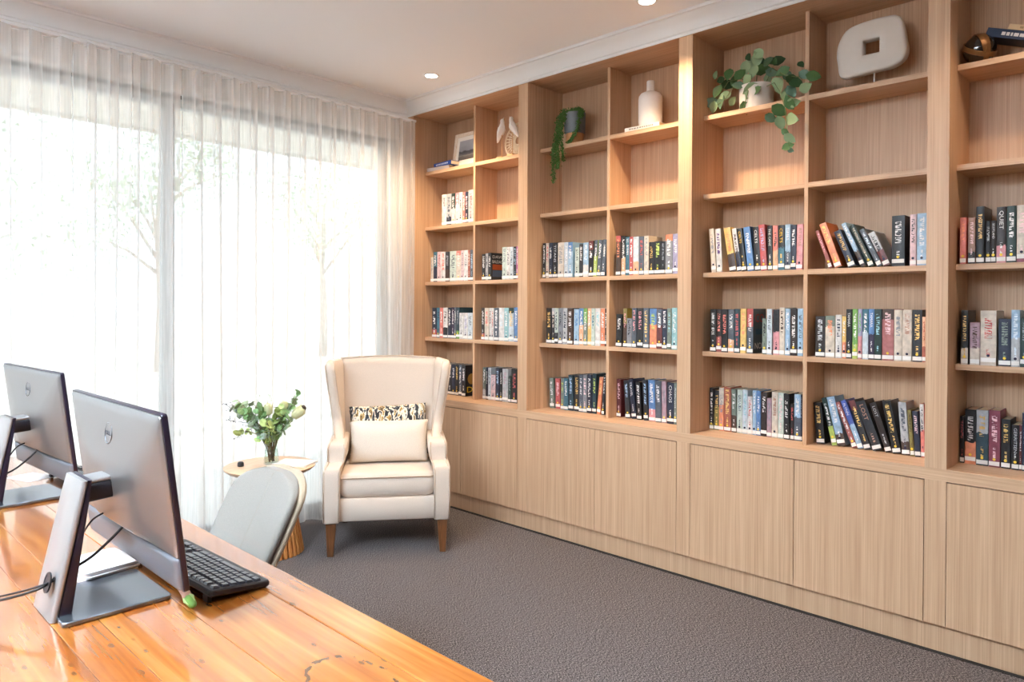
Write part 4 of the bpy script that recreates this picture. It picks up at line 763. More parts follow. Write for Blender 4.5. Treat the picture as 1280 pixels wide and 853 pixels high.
for k, bk in enumerate(BOOKS):
    B, c, t, h, depth = add_book(*bk, k=k)
    lab = bk[-1]
    def front(lines, size, col, zc, up=0):
        # lettering printed on the visible front cover (the face towards -y)
        for i, s in enumerate(lines):
            o = link('cover_title', text_mesh(s, size, ink(col), width=min(depth*.85, len(s)*size*.8)), B)
            o.matrix_local = Matrix(((1,0,0,depth*.5), (0,0,-1,-t/2-.0003), (0,1,0,zc-i*size*1.1), (0,0,0,1)))
    if bk[0] == 'A3R' and lab.startswith('charcoal book, white title, third'):
        front(('DAVID', 'BALDACCI'), .03, 'e8e4df', h*.85); MB().box(.012, depth-.012, -t/2-.0004, -t/2, h*.38, h*.58).build('cover_picture', ink('b4502a'), B)
        MB().box(.012, depth-.012, -t/2-.0004, -t/2, h*.12, h*.36).build('cover_picture', ink('4a5a70'), B)
    if bk[0] == 'A5L' and 'eighth' in lab:
        front(('Da',), .06, 'e8c23a', h*.2); MB().lathe([(.04, 0), (.04, .0006)], 16, c=(depth*.5, 0, 0)).build('cover_picture', ink('a77b3a'), B, xf=Matrix.Translation((0, -t/2, h*.55)) @ Matrix.Rotation(R(90), 4, 'X'))
    if bk[0] == 'C4L' and 'seventh' in lab:
        front(('CO',), .06, 'b3322f', h*.78); front(('NOR',), .045, 'e6e0d8', h*.16)
        MB().box(.03, depth-.004, -t/2-.0004, -t/2, h*.42, h*.55).build('cover_picture', ink('3d5f74'), B)

# ------------------------------------------------------------------ armchair
chair_fab = fabric('armchair_linen', 'd4c4b5', 700, .06, .2)
leg_wood = wood('walnut_leg', '4a2b19', '704628', (120, 120, 8), .4)
AC = thing('armchair', 'cream linen wingback armchair standing between window and bookcase', 'armchair', (2.414, 3.305, 0), R(-37.1))
def loft_box(secs, n=4):
    """secs: (z, cx, cy, wx, wy, r) rounded rectangles stacked upwards"""
    m = MB(); m.rings([[(x, y, z) for x, y in rrect(wx, wy, r, n, cx, cy)] for z, cx, cy, wx, wy, r in secs]); return m
# frame below the cushion
m = loft_box([(.19, 0, .335, .60, .60, .02), (.195, 0, .335, .61, .61, .02), (.31, 0, .335, .61, .61, .02), (.318, 0, .335, .60, .60, .02)])
m.build('seat_frame', chair_fab, AC, smooth=True, angle=R(50))
# seat cushion, crowned
def cushion(hx, y0, y1, z0, z1):
    m = MB(); rg = []
    for k in range(13):
        q = k/12; a = -math.pi/2+math.pi*q; ins = .030*(1-math.cos(a)); z = (z0+z1)/2+(z1-z0)/2*math.sin(a)
        rg.append([(x, y, z+.016*max(0, math.sin(a))*(1-(x/hx)**2)*1.0) for x, y in rrect(2*(hx-ins), y1-y0-2*ins, .05, 6, 0, (y0+y1)/2)])
    m.rings(rg); return m
cu = cushion(.278, .030, .56, .318, .452); cu.build('seat_cushion', chair_fab, AC, smooth=True)
pipe_fab = fabric('piping_linen', 'c4b09d', 700, .06, .2)
def piping(pts, name='piping', par=AC, closed=False, r=.0042): return MB().tube(pts, r, 6, closed).build(name, pipe_fab, par, smooth=True)
piping([(x, y, .432+.012*(1-(x/.28)**2)) for x, y in rrect(.556, .53, .05, 6, 0, .295)], closed=True)
# back: reclined, slightly hollow, with rounded top
BR = dens(rrect(.60, .10, .03, 5), .05)
def backf():
    m = MB(); rg = []
    for k in range(17):
        q = k/16; z = .33+q*.755; yb = .47+q*.125; th = .105-.025*q
        hw = .275+.030*q
        if q > .93: th *= 1-((q-.93)/.07)**2*.55; z -= .003*(q-.93)/.07
        ring = []
        for x, y in [(px_*hw/.30, py_*th/.10) for px_, py_ in BR]: ring.append((x, yb+th/2+y-.028*(x/hw)**2*(1 if y < 0 else 1), z+(.012*(1-(x/hw)**2) if q > .95 else 0)))
        rg.append(ring)
    m.rings(rg); return m
backf().build('backrest', chair_fab, AC, smooth=True)
piping([(x/10*.300, .597-.028*(x/10)**2, 1.080+.012*(1-(x/10)**2)) for x in range(-10, 11)])
for s in (-1, 1):
    # arm: lower front panel, then a shorter upper arm set back from it
    secs = []
    for z, yf, xo, xi in ((.19, 0, .352, .268), (.196, -.004, .356, .266), (.30, -.006, .358, .264), (.44, -.006, .358, .264), (.488, -.004, .357, .262), (.502, .012, .353, .258), (.507, .060, .348, .252),
                          (.512, .112, .346, .246), (.53, .118, .346, .240), (.575, .116, .347, .236), (.603, .120, .346, .236), (.617, .134, .340, .242), (.622, .165, .328, .256)):
        secs.append((z, s*(xo+xi)/2, (yf+.62)/2, xo-xi, .62-yf, .013))
    loft_box(secs, 5).build('arm', chair_fab, AC, smooth=True, angle=R(60))
    piping([(s*.350, -.006, .20), (s*.351, -.008, .35), (s*.350, -.006, .47), (s*.342, .008, .500), (s*.335, .06, .508), (s*.334, .112, .514)])
    piping([(s*.268, -.004, .20), (s*.268, -.006, .47), (s*.264, .010, .500), (s*.256, .06, .508), (s*.250, .112, .515), (s*.245, .114, .58), (s*.250, .125, .612)])
    piping([(s*.338, .112, .515), (s*.338, .114, .59), (s*.332, .128, .614), (s*.322, .2, .622), (s*.316, .30, .634)])
    # wing: sweeps up from the arm, leaning outwards to the front
    rg = []; edge = []
    prof = [(.57, .24), (.61, .25), (.625, .29), (.645, .335), (.68, .372), (.73, .388), (.80, .380), (.88, .362), (.96, .348), (1.02, .345), (1.052, .352), (1.070, .372), (1.077, .41)]
    for z, yf in prof:
        q = (z-.57)/.507; yb = .50+q*.155
        th = .062-.006*q
        if z > 1.06: th *= .8 if z < 1.075 else .55
        fl = .300+.006*q; fo = .288+.070*max(0, q-.1)**.8           # x centre at the back, x centre at the front
        ring = []
        L_ = yb-yf; pts = []
        for a in range(9): pts.append((-1+.0, 0))
        cs = []
        nn = 6
        for i in range(nn+1):
            t = i/nn; cs.append((fo+(fl-fo)*t, yf+L_*t))
        inner = [(x-th/2, y) for x, y in cs]; outer = [(x+th/2, y) for x, y in cs]
        fr = [(fo+th/2*math.sin(a), yf-th*.45*math.cos(a)) for a in [R(d) for d in (-60, -30, 0, 30, 60)]]
        ring = [(s*x, y, z) for x, y in (fr + outer + inner[::-1])]
        rg.append(ring); edge.append((s*(fo-th*.42), yf-.012, z)); 
    MB().rings(rg).build('wing', chair_fab, AC, smooth=True, angle=R(70))
    piping([(p[0], p[1], p[2]) for p in edge[1:-1]])
    piping([(p[0]+s*.053, p[1], p[2]) for p in edge[2:-2]])
    m = MB().hexa([(s*.315-.017, .012, 0), (s*.315+.017, .012, 0), (s*.315+.017, .046, 0), (s*.315-.017, .046, 0)],
                  [(s*.312-.029, .006, .192), (s*.312+.029, .006, .192), (s*.312+.029, .062, .192), (s*.312-.029, .062, .192)])
    m.build('leg', leg_wood, AC, bevel=.003)
    m = MB().hexa([(s*.28-.016, .66, 0), (s*.28+.016, .66, 0), (s*.28+.016, .69, 0), (s*.28-.016, .69, 0)],
                  [(s*.285-.026, .57, .192), (s*.285+.026, .57, .192), (s*.285+.026, .625, .192), (s*.285-.026, .625, .192)])
    m.build('leg', leg_wood, AC, bevel=.003)

def pillow_mesh(w, h, t, mat, name, n=22):
    m = MB()
    def f(sgn):
        def g(u, v):
            a, b = 2*u-1, 2*v-1
            prof = (max(0, 1-abs(a)**3.2)*max(0, 1-abs(b)**2.6))**.62
            pin = 1-.045*(1-abs(a)**2)*abs(b)**3; pin2 = 1-.05*(1-abs(b)**2)*abs(a)**3
            return (a*w/2*pin2, sgn*t/2*prof, b*h/2*pin)
        return g
    m.grid(f(-1), n, n); m.grid(f(1), n, n)
    me = m.mesh(name, mat, smooth=True); bm = bmesh.new(); bm.from_mesh(me); bmesh.ops.remove_doubles(bm, verts=bm.verts, dist=.0004); bmesh.ops.recalc_face_normals(bm, faces=bm.faces); bm.to_mesh(me); bm.free()
    return me
def ikat():
    m, nt, p = newmat('ikat_print_cloth'); tc = N(nt, 'ShaderNodeTexCoord'); mp = N(nt, 'ShaderNodeMapping'); mp.inputs['Scale'].default_value = (1, 1, .45)
    vo = N(nt, 'ShaderNodeTexNoise'); vo.inputs['Scale'].default_value = 42; vo.inputs['Detail'].default_value = 3; vo.inputs['Distortion'].default_value = .6
    L(nt, tc.outputs['Object'], mp.inputs['Vector']); L(nt, mp.outputs['Vector'], vo.inputs['Vector'])
    rp = ramp(nt, [(.30, srgb('23262b')), (.42, srgb('4d545c')), (.47, srgb('e6ddcd')), (.545, srgb('d9cbb2')), (.56, srgb('a98b55')), (.62, srgb('5a4a35')), (.70, srgb('e8e2d6'))], 'CONSTANT')
    L(nt, vo.outputs['Fac'], rp.inputs['Fac']); L(nt, rp.outputs['Color'], p.inputs['Base Color']); p.inputs['Roughness'].default_value = .85; return m
def on_chair(x, y, z): return AC.matrix_basis @ Vector((x, y, z))
AC.matrix_basis = Matrix.Translation((2.414, 3.305, 0)) @ Matrix.Rotation(R(-37.1), 4, 'Z')
pc = link('cushion', pillow_mesh(.485, .32, .11, ikat(), 'cushion')); pc.matrix_basis = AC.matrix_basis @ Matrix.Translation((.0, .452, .633)) @ Matrix.Rotation(R(-10), 4, 'X') @ Matrix.Rotation(R(-2), 4, 'Y')
tag(pc, 'lumbar cushion in dark ikat print behind the cream cushion', 'cushion')
pc = link('cushion', pillow_mesh(.475, .255, .12, fabric('cream_cushion_linen', 'ddd2c4', 500, .07, .3), 'cushion')); pc.matrix_basis = AC.matrix_basis @ Matrix.Translation((.005, .335, .588)) @ Matrix.Rotation(R(-13), 4, 'X')
tag(pc, 'plain cream lumbar cushion in front, resting on the armchair seat', 'cushion')

# ------------------------------------------------------------------ side table with vase
tab_wood = wood('side_table_wood', 'cfa37e', 'e6c6a4', (30, 160, 160), .4)
slat_wood = wood('side_table_slats', '9c5f2e', 'c58549', (140, 140, 6), .4)
STX, STY, STZ = 1.98, 3.835, .497
ST = thing('side_table', 'round timber side table with slatted flared pedestal by the curtain', 'side table', (STX, STY, 0))
MB().lathe([(.20, STZ-.034), (.232, STZ-.024), (.249, STZ-.010), (.252, STZ-.002), (.249, STZ), (.0005, STZ)], 56).build('table_top', tab_wood, ST, smooth=True, angle=R(40))
MB().lathe([(.148, 0), (.078, STZ-.034)], 32).build('pedestal_core', plain('pedestal_core', '3f2614', .7, .2), ST, smooth=True, angle=R(40))
sl = MB().hexa([(.160, -.0105, 0), (.190, -.0105, 0), (.190, .0105, 0), (.160, .0105, 0)], [(.083, -.0062, STZ-.034), (.110, -.0062, STZ-.034), (.110, .0062, STZ-.034), (.083, .0062, STZ-.034)]).mesh('slat', slat_wood, bevel=.003, segs=1)
for k in range(36): link('slat', sl, ST, None, (0, 0, 2*math.pi*k/36))
VX, VY = STX+.018, STY+.02
vg = pane_glass('vase_glass', (.93, .96, .95))
V = thing('vase', 'clear glass vase holding a gum leaf bouquet on round table', 'vase', (VX, VY, STZ))
MB().lathe([(.038, .001), (.043, .004), (.042, .05), (.034, .11), (.036, .15), (.045, .178), (.043, .178), (.033, .148), (.031, .11), (.038, .05), (.038, .012), (.0005, .010)], 32, cap1=False).build('glass_body', vg, V, smooth=True)
MB().lathe([(.0375, .0115), (.0375, .05), (.034, .085), (.0005, .085)], 24).build('water', pane_glass('vase_water', (.90, .95, .92)), V, smooth=True)
stem_m = plain('green_stem', '6d7a4a', .6, .3); stem_b = plain('brown_stem', '7a5f45', .7, .2)
gum = [plain('gum_leaf_'+n, c, .55, .3, noise=.15, scale=30) for n, c in (('sage', '9db08f'), ('grey', 'b3c2b0'), ('green', '7c9c66'), ('lime', 'b5c47c'))]
BQ = thing('bouquet', 'bouquet of eucalyptus, seed sprays and protea flowers in the vase', 'bouquet', (VX, VY, STZ))
rnd = random.Random(21)
def disc(m, c, nrm, r, asp=1.0, n=7):
    z = Vector(nrm).normalized(); x = z.orthogonal().normalized(); x = Matrix.Rotation(rnd.uniform(0, 6.28), 3, z) @ x; y = z.cross(x)
    m.add([Vector(c)+z*r*.14]+[Vector(c)+x*math.cos(2*math.pi*k/n)*r+y*math.sin(2*math.pi*k/n)*r*asp for k in range(n)], [(0, 1+k, 1+(k+1) % n) for k in range(n)])
RX = Vector((.694, -.719, 0)); TW = Vector((.72, .69, 0))          # to the right / away as seen from the desk: only used to aim the stems
def sprig(end, kind, leafmat, r, cnt, side=.5):
    cnt = int(cnt*1.7); r *= 1.12
    """a stem curving out of the vase neck, with leaves along its outer two thirds"""
    e = RX*end[0]+TW*end[1]+Vector((0, 0, end[2]*.86)); p0 = Vector((rnd.uniform(-.015, .015), rnd.uniform(-.015, .015), .015)); p1 = Vector((e.x*.12, e.y*.12, .17)); pts = []
    for k in range(9):
        t = k/8; pts.append(p0*(1-t)**2+p1*2*t*(1-t)+e*t*t+Vector((0, 0, .02*math.sin(math.pi*t))))
    st = MB().tube(pts, [.0032-.0022*k/8 for k in range(9)], 5).build('stem', stem_b, BQ, smooth=True)
    lf = MB()
    for k in range(cnt):
        t = .40+.60*k/cnt+rnd.uniform(-.02, .02); i = min(7, int(t*8)); p = pts[i].lerp(pts[i+1], t*8-i)
        off = Vector((rnd.gauss(0, 1), rnd.gauss(0, 1), rnd.gauss(0, .8))).normalized(); rr = r*rnd.uniform(.7, 1.15)
        disc(lf, p+off*rr*.9, off.cross(Vector((rnd.gauss(0, 1), rnd.gauss(0, 1), rnd.gauss(0, 1)))), rr, kind)
    stuff(lf.build('leaves', leafmat, st, smooth=False)) if cnt > 0 else None
for end, kind, lm, r, cnt in (((-.23, .0, .40), .9, 1, .020, 12), ((-.21, .03, .43), .9, 0, .021, 16), ((-.17, -.05, .40), .9, 2, .020, 14), ((-.12, .02, .42), .9, 0, .020, 14), ((-.20, -.03, .23), .5, 3, .026, 7),
                              ((.16, .02, .49), .9, 2, .017, 16), ((.12, .05, .46), .9, 0, .018, 16), ((.05, .0, .42), .8, 3, .022, 12), ((.10, -.05, .36), .6, 2, .025, 12), ((.13, -.02, .29), .6, 0, .022, 12),
                              ((-.05, -.05, .37), .6, 2, .026, 16), ((.0, -.08, .30), .8, 3, .027, 10), ((-.10, -.04, .31), .6, 1, .024, 12), ((.04, .06, .36), .6, 2, .024, 12), ((-.02, -.05, .22), .5, 1, .022, 8), ((.03, .02, .20), .5, 0, .022, 8)):
    sprig(end, kind, gum[lm], r, cnt)
seed_m = plain('pale_seed_spray', 'c9d0c0', .7, .2); dark_seed = plain('dark_seed_spray', '6a6a72', .7, .2)
for (a, b, z, mm) in ((-.07, 0, .46, seed_m), (-.02, .02, .44, seed_m), (-.26, 0, .29, dark_seed), (-.19, -.02, .18, dark_seed), (-.28, 0, .40, dark_seed), (-.10, .03, .45, seed_m)):
    e = RX*a+TW*b+Vector((0, 0, z*.88)); mid = Vector((e.x*.35, e.y*.35, .23)); m = MB(); m.tube([Vector((0, 0, .03)), mid, e], .0016, 5)
    for k in range(26):
        t = rnd.uniform(.6, 1.02); p = mid.lerp(e, (t-.5)*2) if t > .5 else mid; q = p+Vector((rnd.gauss(0, .016), rnd.gauss(0, .016), rnd.gauss(0, .014)))
        m.tube([p, q], .0007, 3); disc(m, q, (rnd.gauss(0, 1), rnd.gauss(0, 1), 1), .0042, 1, 6)
    stuff(m.build('seed_spray', mm, BQ))
pro_m = plain('protea_bract', 'dcdcae', .6, .3, noise=.12, scale=40); pro_d = plain('protea_tip', '4a4038', .7, .2)
def protea(c, d, ln, r, dark):
    c = RX*c[0]+TW*c[1]+Vector((0, 0, c[2]*.86)); d = (RX*d[0]+TW*d[1]+Vector((0, 0, d[2]))).normalized()
    rot = d.to_track_quat('Z', 'Y').to_matrix().to_4x4(); X = Matrix.Translation(c) @ rot
    fl = MB().lathe([(.006, 0), (r*.8, ln*.15), (r, ln*.45), (r*.82, ln*.8), (r*.55, ln*.92), (.001, ln*.9)], 14).build('flower_head', pro_m, BQ, smooth=True, xf=X)
    br = MB()
    for k in range(14):
        a = 2*math.pi*k/14; z0 = ln*(.1+.25*(k % 3)/2)
        def P(rad, z, w): return [(rad*math.cos(a-w), rad*math.sin(a-w), z), (rad*math.cos(a+w), rad*math.sin(a+w), z)]
        q = P(r*.9, z0, .2)+P(r*1.1, z0+ln*.35, .24)+P(r*.98, z0+ln*.62, .08); br.add(q, [(0, 1, 3, 2), (2, 3, 5, 4)])
    br.build('bracts', pro_m, fl, xf=X)
    if dark: MB().lathe([(r*.7, ln*.84), (r*.45, ln*1.0), (.001, ln*1.02)], 12).build('flower_tip', pro_d, fl, smooth=True, xf=X)
    MB().tube([Vector((0, 0, .02)), Vector((c.x*.4, c.y*.4, .18)), c], .004, 6).build('stem', stem_m, BQ, smooth=True)
protea((.125, -.01, .315), (.7, 0, .62), .095, .029, True); protea((-.01, -.02, .33), (-.05, 0, 1), .075, .023, False); protea((.06, .02, .35), (.2, 0, 1), .065, .021, False)
mg = MB().box(-.105, .105, -.075, .075, .0005, .012).build('magazine', [plain('magazine_cover', 'e4e2de', .4, .4)], bevel=.001); mg.location = (STX+.115, STY-.075, STZ); mg.rotation_euler = (0, 0, R(-58))
tag(mg, 'pale thin magazine lying on the side table right of the vase', 'magazine')
dk = MB().lathe([(.016, 0), (.018, .006), (.017, .02), (.012, .026), (.001, .027)], 20).build('tea_light_holder', plain('dark_ceramic', '2e2c2e', .4, .5), smooth=True); dk.location = (STX-.135, STY+.085, STZ)
tag(dk, 'small dark round pot on the left of side table', 'candle holder')

# ------------------------------------------------------------------ grey desk chair
grey_fab = fabric('grey_wool_upholstery', '847d75', 800, .13, .3); seam_m = plain('seam_thread', '8a8175', .8, .2); tan_fab = fabric('taupe_edge_band', 'a08e78', 800, .1, .3)
GC = thing('desk_chair', 'light grey upholstered chair with rounded back, drawn up to desk', 'chair', (1.03, 2.265, 0), R(0))
def back_x(z): return .005+.235*((z-.40)/.44)**1.0 if z < .9 else .2
GR = dens(rrect(.058, .40, .024, 4), .04)
rg = []; rg2 = []
zs = [.43+.33*k/10 for k in range(11)]+[.785, .805, .822, .835, .844, .849]
for z in zs:
    hw = .190+.018*min(1, (z-.43)/.25)
    if z > .745: q = min(1, (z-.745)/.107); hw = .208*(1-q**3.0)**.5 if q < 1 else .03
    hw = max(hw, .045); xc = -.03+.215*((z-.43)/.42)
    rg.append([(xc+x+.035*(y/.23)**2*-1, y, z) for x, y in [(a_, b_*hw/.20) for a_, b_ in GR]])
def band(x0, x1, grow):
    out = []
    for z, r_ in zip(zs, rg):
        ys_ = max(abs(p[1]) for p in r_); c = -.03+.215*((z-.43)/.42); k = (ys_+grow)/ys_
        out.append([(c+(x0+x1)/2+(a_*(x1-x0)/.058)-.035*(b_*ys_/.20/.23)**2, b_*ys_/.20*k, z+(grow if z > .84 else 0)) for a_, b_ in GR])
    return out
MB().rings(band(-.029, .008, 0)).build('backrest', grey_fab, GC, smooth=True, angle=R(60))
MB().rings(band(.004, .034, .003)).build('back_shell', tan_fab, GC, smooth=True, angle=R(60))
def back_front(z, y): return -.03+.215*((z-.43)/.42)-.029-.035*(y/.23)**2
MB().tube([(back_front(z, 0)+.0012, 0, z) for z in [.44+.04*k for k in range(11)]], .0022, 6).build('back_seam', seam_m, GC, smooth=True)
secs = [(.40, -.22, 0, .40, .40, .08), (.405, -.22, 0, .44, .44, .09), (.44, -.22, 0, .46, .455, .10), (.465, -.22, 0, .45, .445, .10), (.475, -.22, 0, .41, .40, .09)]
loft_box(secs, 6).build('seat', grey_fab, GC, smooth=True, angle=R(60))
cl_w = wood('oak_chair_leg', 'a87b4f', 'c79a68', (120, 120, 8), .4)
for sx in (-.39, -.05):
    for sy in (-1, 1):
        dx = -.03 if sx < -.2 else .06
        MB().tube([(sx, sy*.15, .405), (sx+dx, sy*.195, 0)], [.019, .011], 10).build('leg', cl_w, GC, smooth=True)

# ------------------------------------------------------------------ desk
def desk_wood():
    m, nt, p = newmat('varnished_pine_planks'); tc = N(nt, 'ShaderNodeTexCoord'); oi = N(nt, 'ShaderNodeObjectInfo')
    off = N(nt, 'ShaderNodeVectorMath', operation='MULTIPLY_ADD'); L(nt, oi.outputs['Random'], off.inputs[0]); off.inputs[1].default_value = (0, 17, 9); L(nt, tc.outputs['Object'], off.inputs[2])
    mp = N(nt, 'ShaderNodeMapping'); mp.inputs['Scale'].default_value = (46, 2.2, 20); L(nt, off.outputs[0], mp.inputs['Vector'])
    n1 = N(nt, 'ShaderNodeTexNoise'); n1.inputs['Scale'].default_value = 1; n1.inputs['Detail'].default_value = 5; n1.inputs['Distortion'].default_value = .4; L(nt, mp.outputs['Vector'], n1.inputs['Vector'])
    mp2 = N(nt, 'ShaderNodeMapping'); mp2.inputs['Scale'].default_value = (7, .9, 4); L(nt, off.outputs[0], mp2.inputs['Vector'])
    n2 = N(nt, 'ShaderNodeTexNoise'); n2.inputs['Scale'].default_value = 1; n2.inputs['Detail'].default_value = 3; L(nt, mp2.outputs['Vector'], n2.inputs['Vector'])
    ad = N(nt, 'ShaderNodeMix', data_type='FLOAT'); ad.inputs['Factor'].default_value = .5; L(nt, n1.outputs['Fac'], ad.inputs['A']); L(nt, n2.outputs['Fac'], ad.inputs['B'])
    rp = ramp(nt, [(.32, srgb('7d4014')), (.45, srgb('9a541e')), (.55, srgb('ae682a')), (.66, srgb('be803d'))]); L(nt, ad.outputs['Result'], rp.inputs['Fac'])
    # dark flecks and nail marks
    mp3 = N(nt, 'ShaderNodeMapping'); mp3.inputs['Scale'].default_value = (22, 9, 1); L(nt, off.outputs[0], mp3.inputs['Vector'])
    vo = N(nt, 'ShaderNodeTexVoronoi'); vo.inputs['Scale'].default_value = 1; L(nt, mp3.outputs['Vector'], vo.inputs['Vector'])
    fl = N(nt, 'ShaderNodeMapRange'); fl.inputs['From Min'].default_value = .05; fl.inputs['From Max'].default_value = .12; fl.inputs['To Min'].default_value = 1; fl.inputs['To Max'].default_value = 0; L(nt, vo.outputs['Distance'], fl.inputs['Value'])
    # ring-shaped gum crack near the front corner
    sp = N(nt, 'ShaderNodeSeparateXYZ'); L(nt, tc.outputs['Object'], sp.inputs[0])
    def mth(op, a, b=None):
        n = N(nt, 'ShaderNodeMath', operation=op)
        for i, q in enumerate((a, b)):
            if q is None: continue
            if isinstance(q, (int, float)): n.inputs[i].default_value = q
            else: L(nt, q, n.inputs[i])
        return n.outputs[0]
    nz = N(nt, 'ShaderNodeTexNoise'); nz.inputs['Scale'].default_value = 22; nz.inputs['Detail'].default_value = 3; L(nt, tc.outputs['Object'], nz.inputs['Vector'])
    dx = mth('DIVIDE', mth('SUBTRACT', sp.outputs[0], .705), .062); dy = mth('DIVIDE', mth('SUBTRACT', sp.outputs[1], 1.065), .105)
    rr = mth('SQRT', mth('ADD', mth('MULTIPLY', dx, dx), mth('MULTIPLY', dy, dy)))
    rr = mth('ADD', rr, mth('MULTIPLY', mth('SUBTRACT', nz.outputs['Fac'], .5), .5))
    ring = mth('LESS_THAN', mth('ABSOLUTE', mth('SUBTRACT', rr, 1.0)), .045)
    n4 = N(nt, 'ShaderNodeTexNoise'); n4.inputs['Scale'].default_value = 55; L(nt, tc.outputs['Object'], n4.inputs['Vector'])
    ring = mth('MULTIPLY', ring, mth('GREATER_THAN', n4.outputs['Fac'], .47))
    dk_ = mth('MAXIMUM', mth('MULTIPLY', fl.outputs[0], .55), mth('MULTIPLY', ring, .8))
    mx = N(nt, 'ShaderNodeMix', data_type='RGBA'); L(nt, dk_, mx.inputs['Factor']); L(nt, rp.outputs['Color'], mx.inputs['A']); mx.inputs['B'].default_value = (*srgb('3a2414'), 1)
    L(nt, mx.outputs['Result'], p.inputs['Base Color'])
    p.inputs['Roughness'].default_value = .22; p.inputs['Specular IOR Level'].default_value = .6; p.inputs['Coat Weight'].default_value = 1; p.inputs['Coat Roughness'].default_value = .10; p.inputs['Coat IOR'].default_value = 1.75
    b = N(nt, 'ShaderNodeBump'); b.inputs['Strength'].default_value = .06; b.inputs['Distance'].default_value = .002; L(nt, ad.outputs['Result'], b.inputs['Height']); L(nt, b.outputs['Normal'], p.inputs['Normal'])
    n5 = N(nt, 'ShaderNodeTexNoise'); n5.inputs['Scale'].default_value = 6; L(nt, tc.outputs['Object'], n5.inputs['Vector'])
    b2 = N(nt, 'ShaderNodeBump'); b2.inputs['Strength'].default_value = .05; b2.inputs['Distance'].default_value = .01; L(nt, n5.outputs['Fac'], b2.inputs['Height']); L(nt, b2.outputs['Normal'], p.inputs['Coat Normal'])
    return m
dw = desk_wood(); DZ = .75
D = thing('desk', 'large varnished honey pine plank desk in the foreground', 'desk', (0, 0, 0))
jx = [-.37, -.215, -.06, .085, .235, .395, .472, .622, .790, .881]
for a, b in zip(jx[:-1], jx[1:]): MB().box(a+.0004, b-.0004, .22, 3.70, DZ-.042, DZ).build('plank', dw, D, bevel=.0013 if b < .88 else .004)
MB().box(jx[0]+.08, .80, .30, .325, DZ-.15, DZ-.042).build('apron', dw, D); MB().box(jx[0]+.08, .80, 3.595, 3.62, DZ-.15, DZ-.042).build('apron', dw, D)
MB().box(.775, .80, .32, 3.60, DZ-.15, DZ-.042).build('apron', dw, D); MB().box(jx[0]+.08, jx[0]+.105, .32, 3.60, DZ-.15, DZ-.042).build('apron', dw, D)
for x in (jx[0]+.09, .72):
    for y in (.31, 3.54): MB().box(x, x+.075, y, y+.075, 0, DZ-.042).build('leg', dw, D, bevel=.004)

